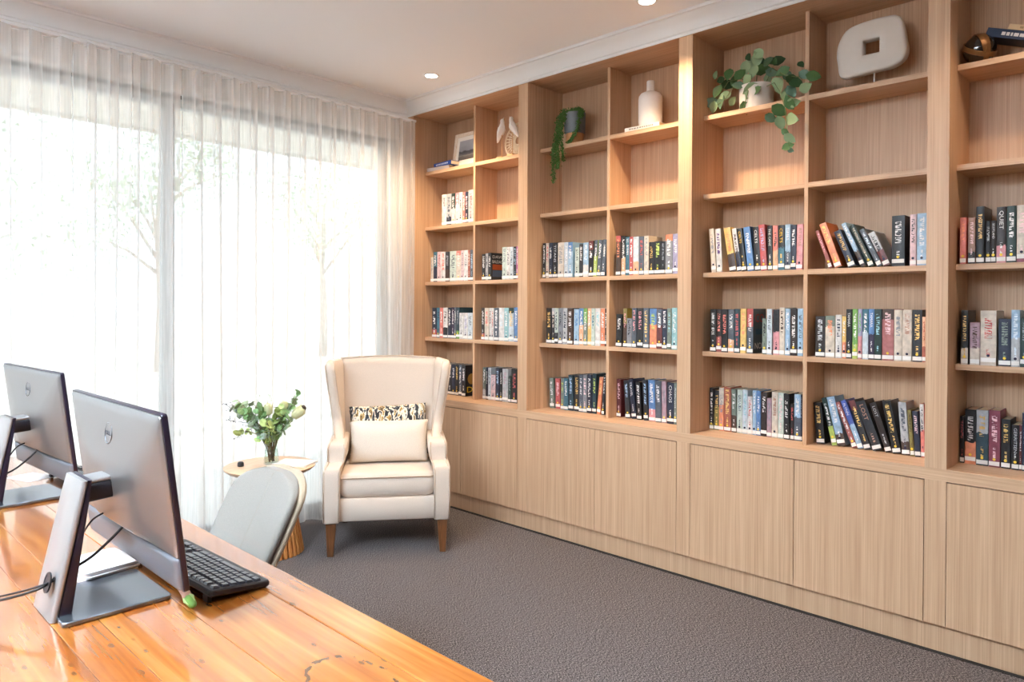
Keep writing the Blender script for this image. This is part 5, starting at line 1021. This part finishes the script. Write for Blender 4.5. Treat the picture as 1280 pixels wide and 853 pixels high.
# ------------------------------------------------------------------ computers
silver = plain('silver_plastic', '8f8d8c', .36, .5, metal=.85); stand_silver = plain('stand_silver', 'a5a2a0', .35, .5, metal=.6); steel = plain('brushed_base_plate', '7f848b', .25, .5, metal=.85)
blk = plain('black_plastic', '17151b', .35, .5); bezel = plain('black_bezel', '1d1626', .3, .5); chin_m = plain('dark_grey_speaker_cloth', '66676c', .45, .4, metal=.3)
cable_m = plain('black_cable', '161517', .5, .4); socket_m = plain('metal_socket', 'c9c9cc', .3, .6, metal=.8)
logo_m = plain('polished_logo', '5c5c62', .2, .5, metal=.6)
TILT = math.atan(.045/.364)
def computer(label, loc, rz):
    t = thing('computer', label, 'computer', loc, rz, 'computers on the desk')
    MB().rings([[(x, y, z) for x, y in rrect(.214-i, .226-i, .008, 3, .003, 0)] for z, i in ((0, .006), (.002, 0), (.009, 0), (.011, .004))]).build('base_plate', steel, t, smooth=True, angle=R(35))
    rg = []; rg2 = []
    for k in range(9):
        q = k/8; z = .001+.281*q; xb = -.118+.062*q; hw = .070-.008*q; th = .013
        if q > .95: th *= .8
        rg.append([(xb+x+.010*(y/.07)**2, y, z) for x, y in rrect(th, 2*hw, .006, 3)])
        tf = .026-.018*q
        rg2.append([(xb+th/2+.001+tf/2+x+.010*(y/.07)**2, y, z+.0005) for x, y in rrect(tf, 2*hw-.006, .003, 2)])
    MB().rings(rg).build('stand_back', stand_silver, t, smooth=True, angle=R(40))
    MB().rings(rg2).build('stand_front', bezel, t, smooth=True, angle=R(40))
    h = MB().lathe([(.021, -.002), (.021, .0015), (.0175, .0015), (.0175, .0005), (.0002, .0005)], 24)
    h.build('cable_hole', blk, t, xf=Matrix.Translation((-.1115, -.030, .075)) @ Matrix.Rotation(R(-77), 4, 'Y'))
    MB().rings([[(x, y, z+dz) for y, dz in rrect(.066, .044, .010, 3)] for x, z in ((-.055, .248), (-.02, .250), (.02, .253), (.048, .255))]).build('stand_arm', blk, t, smooth=True, angle=R(40))
    MB().rings([[(x, y, z+dz) for y, dz in rrect(.064, .010, .004, 3)] for x, z in ((-.056, .272), (-.02, .274), (.018, .277))]).build('arm_cover', stand_silver, t, smooth=True, angle=R(40))
    MB().rings([[(x, y, .255+dz) for y, dz in rrect(.078, .054, .012, 3)] for x in (.018, .026)]).build('arm_collar', socket_m, t, smooth=True, angle=R(40))
    X = Matrix.Translation((.0525, 0, .262)) @ Matrix.Rotation(-TILT, 4, 'Y')          # panel frame: x forward, z up, y sideways
    def P(name, m, mat, par=t, **k): return m.build(name, mat, par, xf=X, **k)
    pan = P('screen_frame', MB().rings([[(x, y, z) for y, z in rrect(.603-i, .366-i, .006, 3)] for x, i in ((-.0115, .002), (-.010, 0), (-.001, 0), (0, .003))]), bezel, smooth=True, angle=R(35))
    P('screen', MB().box(-.0002, .0006, -.290, .290, -.120, .172), plain('dark_screen', '0c0c10', .15, .5), pan)
    def rr(x, w, zlo, zhi, r): return [(x, y, (zlo+zhi)/2+z) for y, z in rrect(w, zhi-zlo, r, 5)]
    bc = P('back_cover', MB().rings([rr(-.0115, .597, -.112, .180, .006), rr(-.0145, .593, -.112, .178, .008), rr(-.018, .56, -.108, .160, .02), rr(-.026, .46, -.100, .105, .05), rr(-.037, .36, -.092, .060, .06), rr(-.042, .30, -.084, .035, .06)]), silver, smooth=True)
    P('speaker_bar', MB().rings([rr(-.0115, .590, -.181, -.113, .006), rr(-.016, .586, -.180, -.114, .010), rr(-.020, .55, -.172, -.118, .012)]), chin_m, smooth=True, angle=R(50))
    lg = MB().tube([(-.0245-.004*(.114-(.112+.023*math.sin(a)))/.02, .023*math.cos(a), .112+.023*math.sin(a)) for a in [2*math.pi*k/28 for k in range(28)]], .0016, 6, closed=True)
    lo = P('logo', lg, logo_m, bc, smooth=True)
    tx = text_mesh('DELL', .014, logo_m, .0005); o = link('logo_lettering', tx, lo); o.matrix_local = X @ Matrix(((0, 0, -1, -.0262), (-1, 0, 0, 0), (0, 1, 0, .112), (0, 0, 0, 1)))
    for k in range(9):
        P('vent_slot', MB().box(-.0405, -.0385, .030-.010*k-.0035, .030-.010*k+.0035, -.080, -.066), blk, bc)
    for y in (.10, .075): P('port', MB().box(-.0415, -.036, y-.006, y+.006, -.077, -.067), socket_m, bc)
    P('port', MB().box(-.0415, -.036, .050, .064, -.080, -.062), blk, bc)
    for yy, zz in ((.12, -.02), (.06, -.03)): P('screw_slot', MB().box(-.0425, -.041, yy-.006, yy+.006, zz-.001, zz+.001), blk, bc)
    return t
C1 = computer('silver backed desktop computer nearest the camera, seen from behind', (.510, 1.765, DZ+.0003), 0)
C2 = computer('farther silver backed desktop computer at left edge of photo', (.592, 2.885, DZ+.0003), R(3.5))
def cables(root, lab, seed):
    t = thing('power_cable', lab, 'cable', root.location, root.rotation_euler.z, 'computer cables')
    def c(name, pts, r):
        o = []; P_ = [Vector(p) for p in pts]
        for i in range(len(P_)-1):
            a = P_[max(i-1, 0)]; b = P_[i]; c_ = P_[i+1]; d = P_[min(i+2, len(P_)-1)]
            for k in range(6):
                q = k/6; o.append(.5*((2*b)+(c_-a)*q+(2*a-5*b+4*c_-d)*q*q+(3*b-a-3*c_+d)*q**3))
        o.append(P_[-1]); MB().tube(o, r, 7).build(name, cable_m, t, smooth=True)
    c('cord', [(.020, .060, .176), (-.01, .045, .165), (-.055, .0, .125), (-.098, -.030, .082), (-.13, -.032, .072), (-.20, .03, .05), (-.33, .18, .012), (-.55, .30, .004), (-.75, .36, .004)], .0022)
    c('cord', [(.030, -.045, .166), (.005, -.040, .140), (-.03, -.034, .110), (-.07, -.034, .092), (-.104, -.033, .077), (-.14, -.03, .064), (-.22, .05, .036), (-.36, .20, .005), (-.60, .26, .004), (-.78, .30, .004)], .0030)
    MB().tube([(-.056, -.034, .098), (-.078, -.034, .089)], .006, 8).build('plug', cable_m, t, smooth=True)
cables(C1, 'black cables through the stand hole of the nearest computer', 1); cables(C2, 'black cables behind the farther computer at left edge', 2)

key_m = plain('keycap_painted_sheen', '3f3e46', .24, 1.0); kb_m = plain('black_keyboard_shell', '1e1c22', .4, .5)  # keycap base lifted to grey: window sheen on black keys put into the colour
kw = .0190
def keyboard(label, loc, rz):
    # local: y along the length, x towards the user; rear edge (x = 0) raised on feet
    t = thing('keyboard', label, 'keyboard', loc, rz, 'keyboards on the desk'); sl_ = -math.atan(.016/.14)
    X = Matrix.Translation((0, 0, .022)) @ Matrix.Rotation(-sl_, 4, 'Y')
    MB().rings([[(x, y, z) for x, y in rrect(.146-i, .446-i, .008, 3, .070, 0)] for z, i in ((-.004, .006), (.001, 0), (.008, .001), (.011, .006))]).build('shell', kb_m, t, smooth=True, angle=R(35), xf=X)
    for y in (-.19, .19): MB().box(.002, .012, y-.012, y+.012, 0.0, .021).build('foot', kb_m, t, bevel=.001)
    cache = {}
    def key(x, y, w, d=1):
        k = (round(w, 2), d)
        if k not in cache:
            a, b = (kw*d-.0024)/2, (kw*w-.0024)/2
            cache[k] = MB().hexa([(-a, -b, 0), (a, -b, 0), (a, b, 0), (-a, b, 0)], [(-a+.0018, -b+.0018, .0055), (a-.0018, -b+.0018, .0055), (a-.0018, b-.0018, .0055), (-a+.0018, b-.0018, .0055)]).mesh('key', key_m)
        o = link('key', cache[k], t); o.matrix_local = X @ Matrix.Translation((x, y, .0105))
    rows = [[(1, .0)]+[(1, 1.0+.25*(i//4)+i+.0) for i in range(12)], ]
    y_l = -.213          # the user's left end
    def row(x, ws, y0=y_l):
        y = y0
        for w_ in ws:
            if w_ < 0: y += -w_*kw; continue
            key(x, y+w_*kw/2, w_); y += w_*kw
    xs = [.016+kw*i*1.0 for i in range(7)]
    blocks = [[1, -.5]+[1]*4+[-.25]+[1]*4+[-.25]+[1]*4, [1]*13+[2], [1.5]+[1]*12+[1.5], [1.75]+[1]*11+[2.25], [2.25]+[1]*10+[2.75], [1.25, 1.25, 1.25, 5.5, 1.25, 1.25, 1.25, 2]]
    for i, b in enumerate(blocks): row(xs[i]+(.004 if i else 0), b)
    y2 = y_l+15.25*kw
    for i, b in enumerate(([1]*3, [1]*3, [1]*3, [], [-1, 1], [1]*3)): row(xs[i]+(.004 if i else 0), b, y2)
    y3 = y_l+18.5*kw
    for i, b in enumerate(([1]*4, [1]*4, [1]*4, [1]*3, [1]*4, [2, 1])): row(xs[i]+(.004 if i else 0), b, y3)
    return t
keyboard('black keyboard beside the nearest computer, near the desk edge', (.655, 1.775, DZ), R(2.5))
keyboard('black keyboard of the farther computer, glimpsed between both screens', (.742, 2.975, DZ), R(3))
# papers, flower stem, tags on the desk
pp_ = thing('paper_stack', 'small stack of white cards on the desk behind nearest stand', 'paper', (.560, 1.955, DZ+.0004), R(8))
card = plain('white_card', 'e8e6ea', .6, .3); cm_ = MB().rings([[(x, y, z) for x, y in rrect(.125, .150, .010, 4)] for z in (0, .0042)]).mesh('card', card)
for k in range(6): link('card', cm_, pp_, (rnd.uniform(-.005, .005), rnd.uniform(-.006, .006), .0045*k), (0, 0, R(rnd.uniform(-4, 4))))
po_ = MB().box(0, .105, 0, .148, 0, .0006).build('paper_sheet', card); po_.location = (.66, 3.12, DZ+.0004); po_.rotation_euler = (0, 0, R(20)); tag(po_, 'white sheet of paper on desk behind the farther computer', 'paper')
fs_ = thing('flower_bud', 'green flower bud on a pinkish stem lying beside nearest base', 'flower', (.640, 1.650, DZ+.010), R(-98))
pk_m = plain('pink_stem', 'c79a8a', .5, .4); gb = plain('green_bud', '6f9a45', .5, .4, noise=.3, scale=60)
MB().tube([(-.01, 0, .010), (.03, .001, .008), (.055, 0, .004)], [.0085, .0095, .010], 10).build('stem', pk_m, fs_, smooth=True)
MB().lathe([(.006, 0), (.0095, .012), (.0100, .030), (.0085, .046), (.004, .056), (.0005, .058)], 12).build('bud', gb, fs_, smooth=True, xf=Matrix.Translation((.048, 0, .0045)) @ Matrix.Rotation(R(91), 4, 'Y'))
lf_ = MB()
for a in (60, 180, 300):
    lf_.tube([(.05, .008*math.cos(R(a)), .0045+.008*math.sin(R(a))), (.070, .0102*math.cos(R(a)), .0045+.0102*math.sin(R(a))), (.094, .0075*math.cos(R(a)), .0045+.0075*math.sin(R(a)))], [.002, .0035, .001], 6)
lf_.build('sepals', plain('pale_sepal', 'b9cf86', .5, .3), fs_, smooth=True)

# ------------------------------------------------------------------ things on the top shelves
Z1 = SH[0]
def flat_book(label, x0, y, z, w, d, t, c1, c3, rot=0, zrot=0):
    """lying flat: spine towards the room; w along y, d deep, t thick"""
    b = thing('book', label, 'book', (x0, y, z), zrot, 'books lying on the top shelves'); b.rotation_euler = (rot, 0, zrot)
    bd = .002; cm = ink(c1)
    MB().box(0, d, -w/2, w/2, 0, bd).build('cover', cm, b, bevel=.0006); MB().box(0, d, -w/2, w/2, t-bd, t).build('cover', cm, b, bevel=.0006)
    MB().box(.002, d-.004, -w/2+.004, w/2-.004, bd, t-bd).build('pages', pages_m, b)
    MB().box(-.0015, .002, -w/2, w/2, .0002, t-.0002).build('spine', cm, b, bevel=.0012)
    if c3:
        m = MB(); r_ = random.Random(len(label)*7+int(w*1000)); yy = -w*.33
        while yy < w*.33:
            l = r_.uniform(.006, .018); m.box(-.0021, -.0014, yy, yy+l, t*.32, t*.68); yy += l+.004
        m.build('title', ink(c3), b)
    return b
flat_book('flat grey book under the blue one, first top shelf by curtain', 3.424, 4.075, Z1, .235, .16, .026, 'a89c98', None, 0, R(4))
flat_book('dark blue book lying atop a grey book by the curtain', 3.432, 4.035, Z1+.0263, .215, .15, .030, '1f3f86', 'b9c6dd', 0, R(-5))
flat_book('flat white book under the bottle on second bay top shelf', 3.423, 2.289, Z1, .232, .16, .022, 'd9d3cc', '7f7a78')
flat_book('navy book leaning on the bronze orb, at top right corner', 3.485, .505, Z1+.0592, .315, .115, .036, '26324a', 'd8d2cc', R(21))
flat_book('beige book lying atop the leaning navy book, top right corner', 3.487, .462, Z1+.0818, .24, .11, .022, 'cfae85', 'a5875f', R(21))
# framed picture
def sea_print():
    m, nt, p = newmat('landscape_print'); tc = N(nt, 'ShaderNodeTexCoord'); sp = N(nt, 'ShaderNodeSeparateXYZ'); L(nt, tc.outputs['Object'], sp.inputs[0])
    nz = N(nt, 'ShaderNodeTexNoise'); nz.inputs['Scale'].default_value = 22; nz.inputs['Detail'].default_value = 5; mp = N(nt, 'ShaderNodeMapping'); mp.inputs['Scale'].default_value = (1, .6, 1.5)
    L(nt, tc.outputs['Object'], mp.inputs['Vector']); L(nt, mp.outputs['Vector'], nz.inputs['Vector'])
    a = N(nt, 'ShaderNodeMath', operation='MULTIPLY_ADD'); L(nt, nz.outputs['Fac'], a.inputs[0]); a.inputs[1].default_value = .05; L(nt, sp.outputs[2], a.inputs[2])
    mr = N(nt, 'ShaderNodeMapRange'); mr.inputs['From Min'].default_value = .07; mr.inputs['From Max'].default_value = .225; L(nt, a.outputs[0], mr.inputs['Value'])
    rp = ramp(nt, [(0, srgb('4d4a48')), (.25, srgb('6a6460')), (.30, srgb('8a8680')), (.42, srgb('55565c')), (.50, srgb('3f4148')), (.56, srgb('8d9098')), (1, srgb('a9abb2'))]); L(nt, mr.outputs[0], rp.inputs['Fac'])
    L(nt, rp.outputs['Color'], p.inputs['Base Color']); p.inputs['Roughness'].default_value = .3; return m
fr = thing('picture_frame', 'pale timber framed landscape print leaning on top shelf', 'picture frame', (3.485, 3.842, Z1), R(0)); fr.rotation_euler = (0, R(8), 0)
fw_, fh_, fb = .300, .265, .026; pale = wood('pale_frame_wood', 'd9c3ad', 'ecdccb', (60, 60, 60), .5)
for nm, y0, y1, z0, z1 in (('left', fw_/2-fb, fw_/2, 0, fh_), ('right', -fw_/2, -fw_/2+fb, 0, fh_), ('top', -fw_/2+fb, fw_/2-fb, fh_-fb, fh_), ('bottom', -fw_/2+fb, fw_/2-fb, 0, fb)):
    MB().box(0, .020, y0, y1, z0, z1).build('frame_bar', pale, fr, bevel=.002)
MB().box(.008, .012, -fw_/2+fb, fw_/2-fb, fb, fh_-fb).build('mount', plain('white_mount', 'ece6dd', .8, .2), fr)
MB().box(.0072, .0082, -.096, .096, .062, .208).build('print', sea_print(), fr)
# bird figures on a stand, woven disc
wht = plain('white_ceramic', 'efebe6', .35, .5); pale_w = wood('pale_stand_wood', 'c99f6f', 'dcb689', (90, 90, 9), .5)
def bird(x, y, z, rz, pitch, label, base):
    t = thing('bird_figure', label, 'figurine', (x, y, base), rz, 'white bird figures')
    X = Matrix.Translation((0, 0, z-base)) @ Matrix.Rotation(pitch, 4, 'X')
    rg = []
    for s_, r_, dz in ((-.085, .004, 0), (-.070, .010, 0), (-.045, .015, .0), (-.015, .024, .003), (.012, .028, .003), (.034, .022, .008), (.048, .0165, .016), (.058, .0175, .022), (.068, .015, .026), (.075, .009, .027), (.079, .004, .025)):
        rg.append([(r_*.85*math.cos(2*math.pi*k/14), s_, dz+r_*math.sin(2*math.pi*k/14)) for k in range(14)])
    MB().rings(rg).build('body', wht, t, smooth=True, xf=X)
    MB().lathe([(.0045, 0), (.0025, .007), (.0004, .016)], 8).build('beak', wht, t, smooth=True, xf=X @ Matrix.Translation((0, .076, .024)) @ Matrix.Rotation(R(-100), 4, 'X'))
    for sx in (-1, 1):
        rgw = [[(sx*(.021+.003*math.cos(a))*sc, yy+.0, .004+hh*math.sin(a)) for a in [2*math.pi*k/8 for k in range(8)]] for yy, hh, sc in ((.030, .004, .95), (.015, .016, 1.12), (-.015, .015, 1.05), (-.045, .008, .7), (-.070, .002, .4))]
        MB().rings(rgw).build('wing', wht, t, smooth=True, xf=X)
    MB().tube([(0, .005, z-base-.018), (0, .005, .018)], .003, 8).build('rod', pale_w, t, smooth=True)
    MB().box(-.030, .030, -.022, .032, 0, .018).build('base_block', pale_w, t, bevel=.002)
    return t
bird(3.490, 3.478, Z1+.200, R(180), R(62), 'white bird figure with tail hanging, left of woven disc', Z1)
bird(3.470, 3.347, Z1+.195, R(0), R(52), 'white bird figure facing left before the woven disc', Z1)
rat = plain('woven_rattan', 'efe0c6', .7, .2); WD = thing('woven_disc', 'round woven rattan disc standing on top shelf behind birds', 'ornament', (3.525, 3.365, Z1)); WD.rotation_euler = (0, R(6), 0)
rz_ = .128; m = MB()
for k in range(30):
    a = 2*math.pi*k/30; m.tube([(0, .030*math.cos(a), rz_+.030*math.sin(a)), (0, .118*math.cos(a), rz_+.118*math.sin(a))], .0042, 5)
stuff(m.build('spokes', rat, WD, smooth=True))
for rr_, tr in ((.124, .0045), (.116, .003), (.030, .004), (.085, .0022), (.060, .0022)):
    MB().tube([(0, rr_*math.cos(a), rz_+rr_*math.sin(a)) for a in [2*math.pi*k/40 for k in range(40)]], tr, 6, closed=True).build('hoop', rat, WD, smooth=True)
# trailing succulent
PT = thing('trailing_plant', 'small potted string plant trailing over the second bay top shelf', 'plant', (3.505, 2.842, Z1))
MB().lathe([(.050, 0), (.054, .004), (.057, .075)], 28).build('pot_base', plain('terracotta_tan', 'b98254', .6, .3, noise=.1), PT, smooth=True, angle=R(40))
MB().lathe([(.0572, .075), (.066, .085), (.068, .205), (.060, .207), (.056, .185), (.0005, .180)], 28).build('pot', plain('slate_glaze', '6f7478', .6, .3, noise=.2, scale=25), PT, smooth=True, angle=R(40))
stl = plain('string_plant_leaf', '4d7434', .5, .3, noise=.4, scale=90)
def strand(pts, n, spread, seed):
    r_ = random.Random(seed); P_ = [Vector(p) for p in pts]; m = MB()
    st = MB().tube(P_, .0016, 5).build('strand', stem_m, PT, smooth=True)
    for k in range(n):
        t = r_.random()*(len(P_)-1); i = min(int(t), len(P_)-2); p = P_[i].lerp(P_[i+1], t-i); sp_ = spread*(1-.55*t/(len(P_)-1))
        q = p+Vector((r_.gauss(0, sp_*.7), r_.gauss(0, sp_), r_.gauss(0, sp_*.6))); 
        if q.z < .0015 and q.x > -.088: q.z = .003
        e = Euler((r_.uniform(0, 6), r_.uniform(0, 6), r_.uniform(0, 6))).to_matrix(); s_ = r_.uniform(.0055, .009)
        m.add([q+e @ Vector(v)*s_ for v in ((-1, 0, 0), (0, -.55, .25), (1, 0, 0), (0, .55, .25))], [(0, 1, 2), (0, 2, 3)])
    stuff(m.build('leaves', stl, st))
strand([(0, .02, .205), (-.045, .052, .215), (-.075, .068, .16), (-.085, .074, .08), (-.095, .080, .01), (-.105, .088, -.06), (-.107, .086, -.14), (-.105, .082, -.235)], 900, .015, 1)
strand([(0, .03, .205), (-.05, .04, .212), (-.078, .055, .14), (-.09, .062, .05), (-.10, .062, -.02), (-.105, .052, -.09), (-.106, .05, -.15)], 760, .015, 2)
strand([(0, .0, .205), (-.05, .01, .21), (-.07, .03, .17), (-.08, .045, .10), (-.094, .03, .01), (-.104, .01, -.06), (-.105, .004, -.11)], 450, .012, 3)
strand([(0, -.02, .208), (-.03, -.055, .215), (-.045, -.072, .16), (-.05, -.066, .10), (-.062, -.045, .05), (-.066, -.02, .022), (-.066, .0, .012)], 520, .010, 4)
strand([(0, .04, .21), (-.02, .0, .222), (-.02, -.04, .222), (-.03, -.078, .20), (-.04, -.085, .165)], 640, .014, 5)
strand([(.0, .05, .21), (.0, .07, .21), (-.02, .075, .18)], 150, .014, 6)
# white bottle
BT = thing('bottle_vase', 'tall white ceramic bottle standing on a flat white book', 'vase', (3.505, 2.285, Z1+.0222))
rnd2 = [.064, .0675, .069, .0685, .069, .0685, .069, .0685, .069, .0685]
MB().lathe([(.058, 0), (.064, .006), (.0675, .03), (.0685, .10), (.0685, .16), (.0655, .178), (.055, .192), (.038, .200), (.026, .204), (.0225, .209), (.0225, .262), (.0205, .266), (.016, .266), (.015, .21), (.0005, .205)], 40).build('body', plain('white_matt_ceramic', 'ece4dd', .6, .3, noise=.04, scale=60, bump=.15), BT, smooth=True)
# variegated plant in white pot
PL = thing('potted_plant', 'variegated trailing plant in white pot, third bay top shelf', 'plant', (3.520, 1.655, Z1))
MB().lathe([(.076, 0), (.083, .004), (.086, .128), (.080, .130), (.078, .112), (.0005, .110)], 36).build('pot', plain('white_stone_pot', 'd8d2ca', .7, .2, noise=.06, scale=30, bump=.2), PL, smooth=True, angle=R(40))
MB().lathe([(.0778, .108), (.04, .116), (.0005, .118)], 20).build('soil', plain('dark_soil', '33261d', .95, .1, noise=.3, scale=90), PL, smooth=True)
lmats = [plain('variegated_leaf_'+n, c, .45, .4, noise=.3, scale=55) for n, c in (('deep', '2c4a27'), ('mid', '446636'), ('pale', '8aa076'), ('grey', '557059'))]
lv_me = []
for lm in lmats:
    m = MB(); pr = [(0, .0), (.18, .25), (.42, .345), (.74, .24), (1, .0)]
    vs = []; 
    for q, h_ in pr: vs += [(q, -h_, .10*math.sin(q*3)+.05), (q, 0, .10*math.sin(q*3)-.02), (q, h_, .10*math.sin(q*3)+.05)]
    m.add(vs, [(3*i+j, 3*i+3+j, 3*i+4+j, 3*i+1+j) for i in range(4) for j in range(2)]); lv_me.append(m.mesh('leaf', lm, smooth=True))
LEAF = [(3.474, 1.621, 2.7, 1.2), (3.504, 1.689, 2.706, 0.8), (3.487, 1.697, 2.65, 1.2), (3.51, 1.622, 2.633, 1.3), (3.513, 1.539, 2.655, 1.1), (3.457, 1.535, 2.635, 0.9), (3.451, 1.487, 2.573, 1.1), (3.534, 1.497, 2.575, 1), (3.476, 1.512, 2.516, 1.3), (3.473, 1.526, 2.538, 1), (3.43, 1.413, 2.494, 1.2), (3.41, 1.362, 2.521, 1), (3.41, 1.323, 2.508, 1.1), (3.41, 1.357, 2.463, 1.1), (3.514, 1.424, 2.609, 0.7), (3.465, 1.78, 2.627, 1.1), (3.513, 1.77, 2.6, 1.1), (3.537, 1.822, 2.6, 1.2), (3.47, 1.856, 2.645, 0.7), (3.47, 1.827, 2.613, 0.8), (3.47, 1.844, 2.553, 1.2), (3.47, 1.884, 2.503, 1.3), (3.47, 1.821, 2.496, 1.2), (3.445, 1.709, 2.607, 1.1), (3.48, 1.635, 2.675, 1.2), (3.453, 1.559, 2.64, 1), (3.537, 1.688, 2.681, 1.1), (3.445, 1.665, 2.571, 1.1), (3.445, 1.651, 2.523, 1.3), (3.445, 1.654, 2.498, 1), (3.445, 1.617, 2.506, 0.9), (3.445, 1.68, 2.432, 1.1), (3.43, 1.437, 2.46, 1.1), (3.395, 1.408, 2.399, 1.1), (3.395, 1.427, 2.402, 1.2), (3.395, 1.481, 2.374, 1.3), (3.395, 1.521, 2.343, 1), (3.395, 1.476, 2.31, 1.1), (3.395, 1.412, 2.318, 1.3), (3.472, 1.48, 2.463, 1.1), (3.395, 1.426, 2.23, 1), (3.395, 1.448, 2.262, 0.7), (3.395, 1.435, 2.188, 0.9), (3.445, 1.719, 2.552, 1), (3.501, 1.774, 2.498, 0.9), (3.47, 1.867, 2.478, 1), (3.485, 1.558, 2.597, 1), (3.509, 1.589, 2.58, 0.9), (3.47, 1.804, 2.524, 1), (3.43, 1.433, 2.522, 1), (3.518, 1.631, 2.663, 1.1), (3.445, 1.633, 2.605, 1.1), (3.395, 1.421, 2.171, 0.6)]
r_ = random.Random(5); base = Vector((3.520, 1.655, Z1))
for X_, Y_, Z_, s_ in LEAF:
    o = link('leaf', r_.choice(lv_me), PL); p = Vector((X_, Y_, Z_))-base; sc = .068*s_
    nrm = Vector((-.8, r_.uniform(-.55, .35), r_.uniform(-.55, .35))).normalized()
    d = Vector((r_.uniform(-.3, .1), p.y*2.2+r_.uniform(-.6, .6), r_.uniform(-.9, .3))); d = (d-nrm*d.dot(nrm)).normalized(); y_ = nrm.cross(d)
    o.rotation_mode = 'QUATERNION'; o.rotation_quaternion = Matrix(((d.x, y_.x, nrm.x), (d.y, y_.y, nrm.y), (d.z, y_.z, nrm.z))).to_quaternion()
    o.location = p-(o.rotation_quaternion @ Vector((sc*.5, 0, 0))); o.scale = (sc,)*3
def vine(pts, r0=.0022): MB().tube([Vector(p)-base for p in pts], r0, 5).build('vine', stem_m, PL, smooth=True)
vine([(3.50, 1.65, 2.53), (3.49, 1.72, 2.60), (3.48, 1.79, 2.60), (3.47, 1.83, 2.54), (3.47, 1.88, 2.49)]); vine([(3.52, 1.62, 2.53), (3.47, 1.55, 2.61), (3.43, 1.47, 2.55), (3.41, 1.40, 2.52), (3.41, 1.33, 2.505)])
vine([(3.5, 1.62, 2.53), (3.45, 1.53, 2.53), (3.41, 1.48, 2.46), (3.395, 1.45, 2.37), (3.395, 1.44, 2.27), (3.395, 1.425, 2.17)]); vine([(3.5, 1.66, 2.53), (3.45, 1.655, 2.56), (3.432, 1.66, 2.50), (3.428, 1.68, 2.43)])
vine([(3.52, 1.66, 2.53), (3.50, 1.64, 2.66), (3.48, 1.62, 2.70)]); vine([(3.5, 1.70, 2.53), (3.47, 1.76, 2.56), (3.46, 1.80, 2.50), (3.47, 1.87, 2.475)]); vine([(3.47, 1.83, 2.6), (3.47, 1.857, 2.66)])
# stone sculpture with a square opening
SCU = thing('sculpture', 'white stone slab sculpture with square hole on thin rod', 'sculpture', (3.515, 1.087, Z1))
out_px = [(1.228, 0.086), (1.203, 0.077), (1.167, 0.078), (1.114, 0.08), (1.063, 0.083), (1.012, 0.085), (0.973, 0.098), (0.951, 0.121), (0.943, 0.155), (0.95, 0.203), (0.956, 0.247), (0.968, 0.293), (0.991, 0.317), (1.021, 0.322), (1.071, 0.324), (1.133, 0.321), (1.19, 0.31), (1.222, 0.285), (1.244, 0.241), (1.251, 0.194), (1.245, 0.147), (1.239, 0.104)]
hole = [(1.132, 0.229), (1.06, 0.229), (1.059, 0.161), (1.129, 0.161)]
def sculpt():
    n = 64; m = MB()
    cyy = sum(p[0] for p in out_px)/len(out_px); cz = .21
    def interp(pts, u):
        k = u*len(pts); i = int(k) % len(pts); f = k-int(k); a, b, c, d = pts[i-1], pts[i], pts[(i+1) % len(pts)], pts[(i+2) % len(pts)]
        return tuple(.5*(2*b[j]+(c[j]-a[j])*f+(2*a[j]-5*b[j]+4*c[j]-d[j])*f*f+(3*b[j]-a[j]-3*c[j]+d[j])*f**3) for j in range(2))
    import cmath
    O = [interp(out_px, k/n) for k in range(n)]
    hc = (sum(p[0] for p in hole)/4, sum(p[1] for p in hole)/4+.004)
    def hole_at(dy, dz):
        a = math.atan2(dz, dy); c, s = math.cos(a), math.sin(a); k = min(.036/max(1e-6, abs(c)), .034/max(1e-6, abs(s))); return (hc[0]+c*k, hc[1]+s*k)
    H = [hole_at(p[0]-hc[0], p[1]-hc[1]) for p in O]
    def mix(t): return [(O[k][0]*(1-t)+H[k][0]*t, O[k][1]*(1-t)+H[k][1]*t) for k in range(n)]
    T = .026; rg = []
    for t, x in ((0, 0), (.015, -T*.6), (.06, -T*.9), (.16, -T), (.7, -T), (.96, -T*.97), (1, -T*.85), (1, T*.85), (.96, T*.97), (.7, T), (.16, T), (.06, T*.9), (.015, T*.6)):
        rg.append([(x, p[0]-1.087, p[1]-.012) for p in mix(t)])
    m.rings(rg, closed=True); return m
sculpt().build('stone', plain('white_stone', 'dcd5cc', .75, .2, noise=.05, scale=14, bump=.35), SCU, smooth=True, angle=R(60))
MB().tube([(0, .0, .004), (0, 0, .085)], .0035, 10).build('rod', plain('pale_metal_rod', 'd9d6d0', .3, .5, metal=.6), SCU, smooth=True)
MB().box(-.035, .035, -.05, .05, 0, .006).build('base_plate', wht, SCU, bevel=.001)
# dark orb with bronze bands
OB = thing('orb', 'dark glossy orb wrapped in bronze bands on top right shelf', 'ornament', (3.478, .668, Z1)); OR = .0625
MB().lathe([(max(.0005, OR*.965*math.sin(math.pi*k/20)), OR-OR*.965*math.cos(math.pi*k/20)) for k in range(21)], 32).build('globe', plain('smoked_glass', '1d1611', .08, .7, coat=.6), OB, smooth=True)
bronze = plain('bronze_band', '8a6038', .4, .5, metal=.5)
for e in ((25, -28, 0), (82, 20, 35), (60, 60, 0)):
    rg = [[(((OR-.001)+ (.0025 if j in (1, 2) else 0))*math.cos(a), ((OR-.001)+(.0025 if j in (1, 2) else 0))*math.sin(a), (-.010, -.009, .009, .010)[j]) for j in range(4)] for a in [2*math.pi*k/48 for k in range(48)]]
    MB().rings(rg, closed=True).build('band', bronze, OB, smooth=False, xf=Matrix.Translation((0, 0, OR+.001)) @ Euler([R(q) for q in e]).to_matrix().to_4x4())
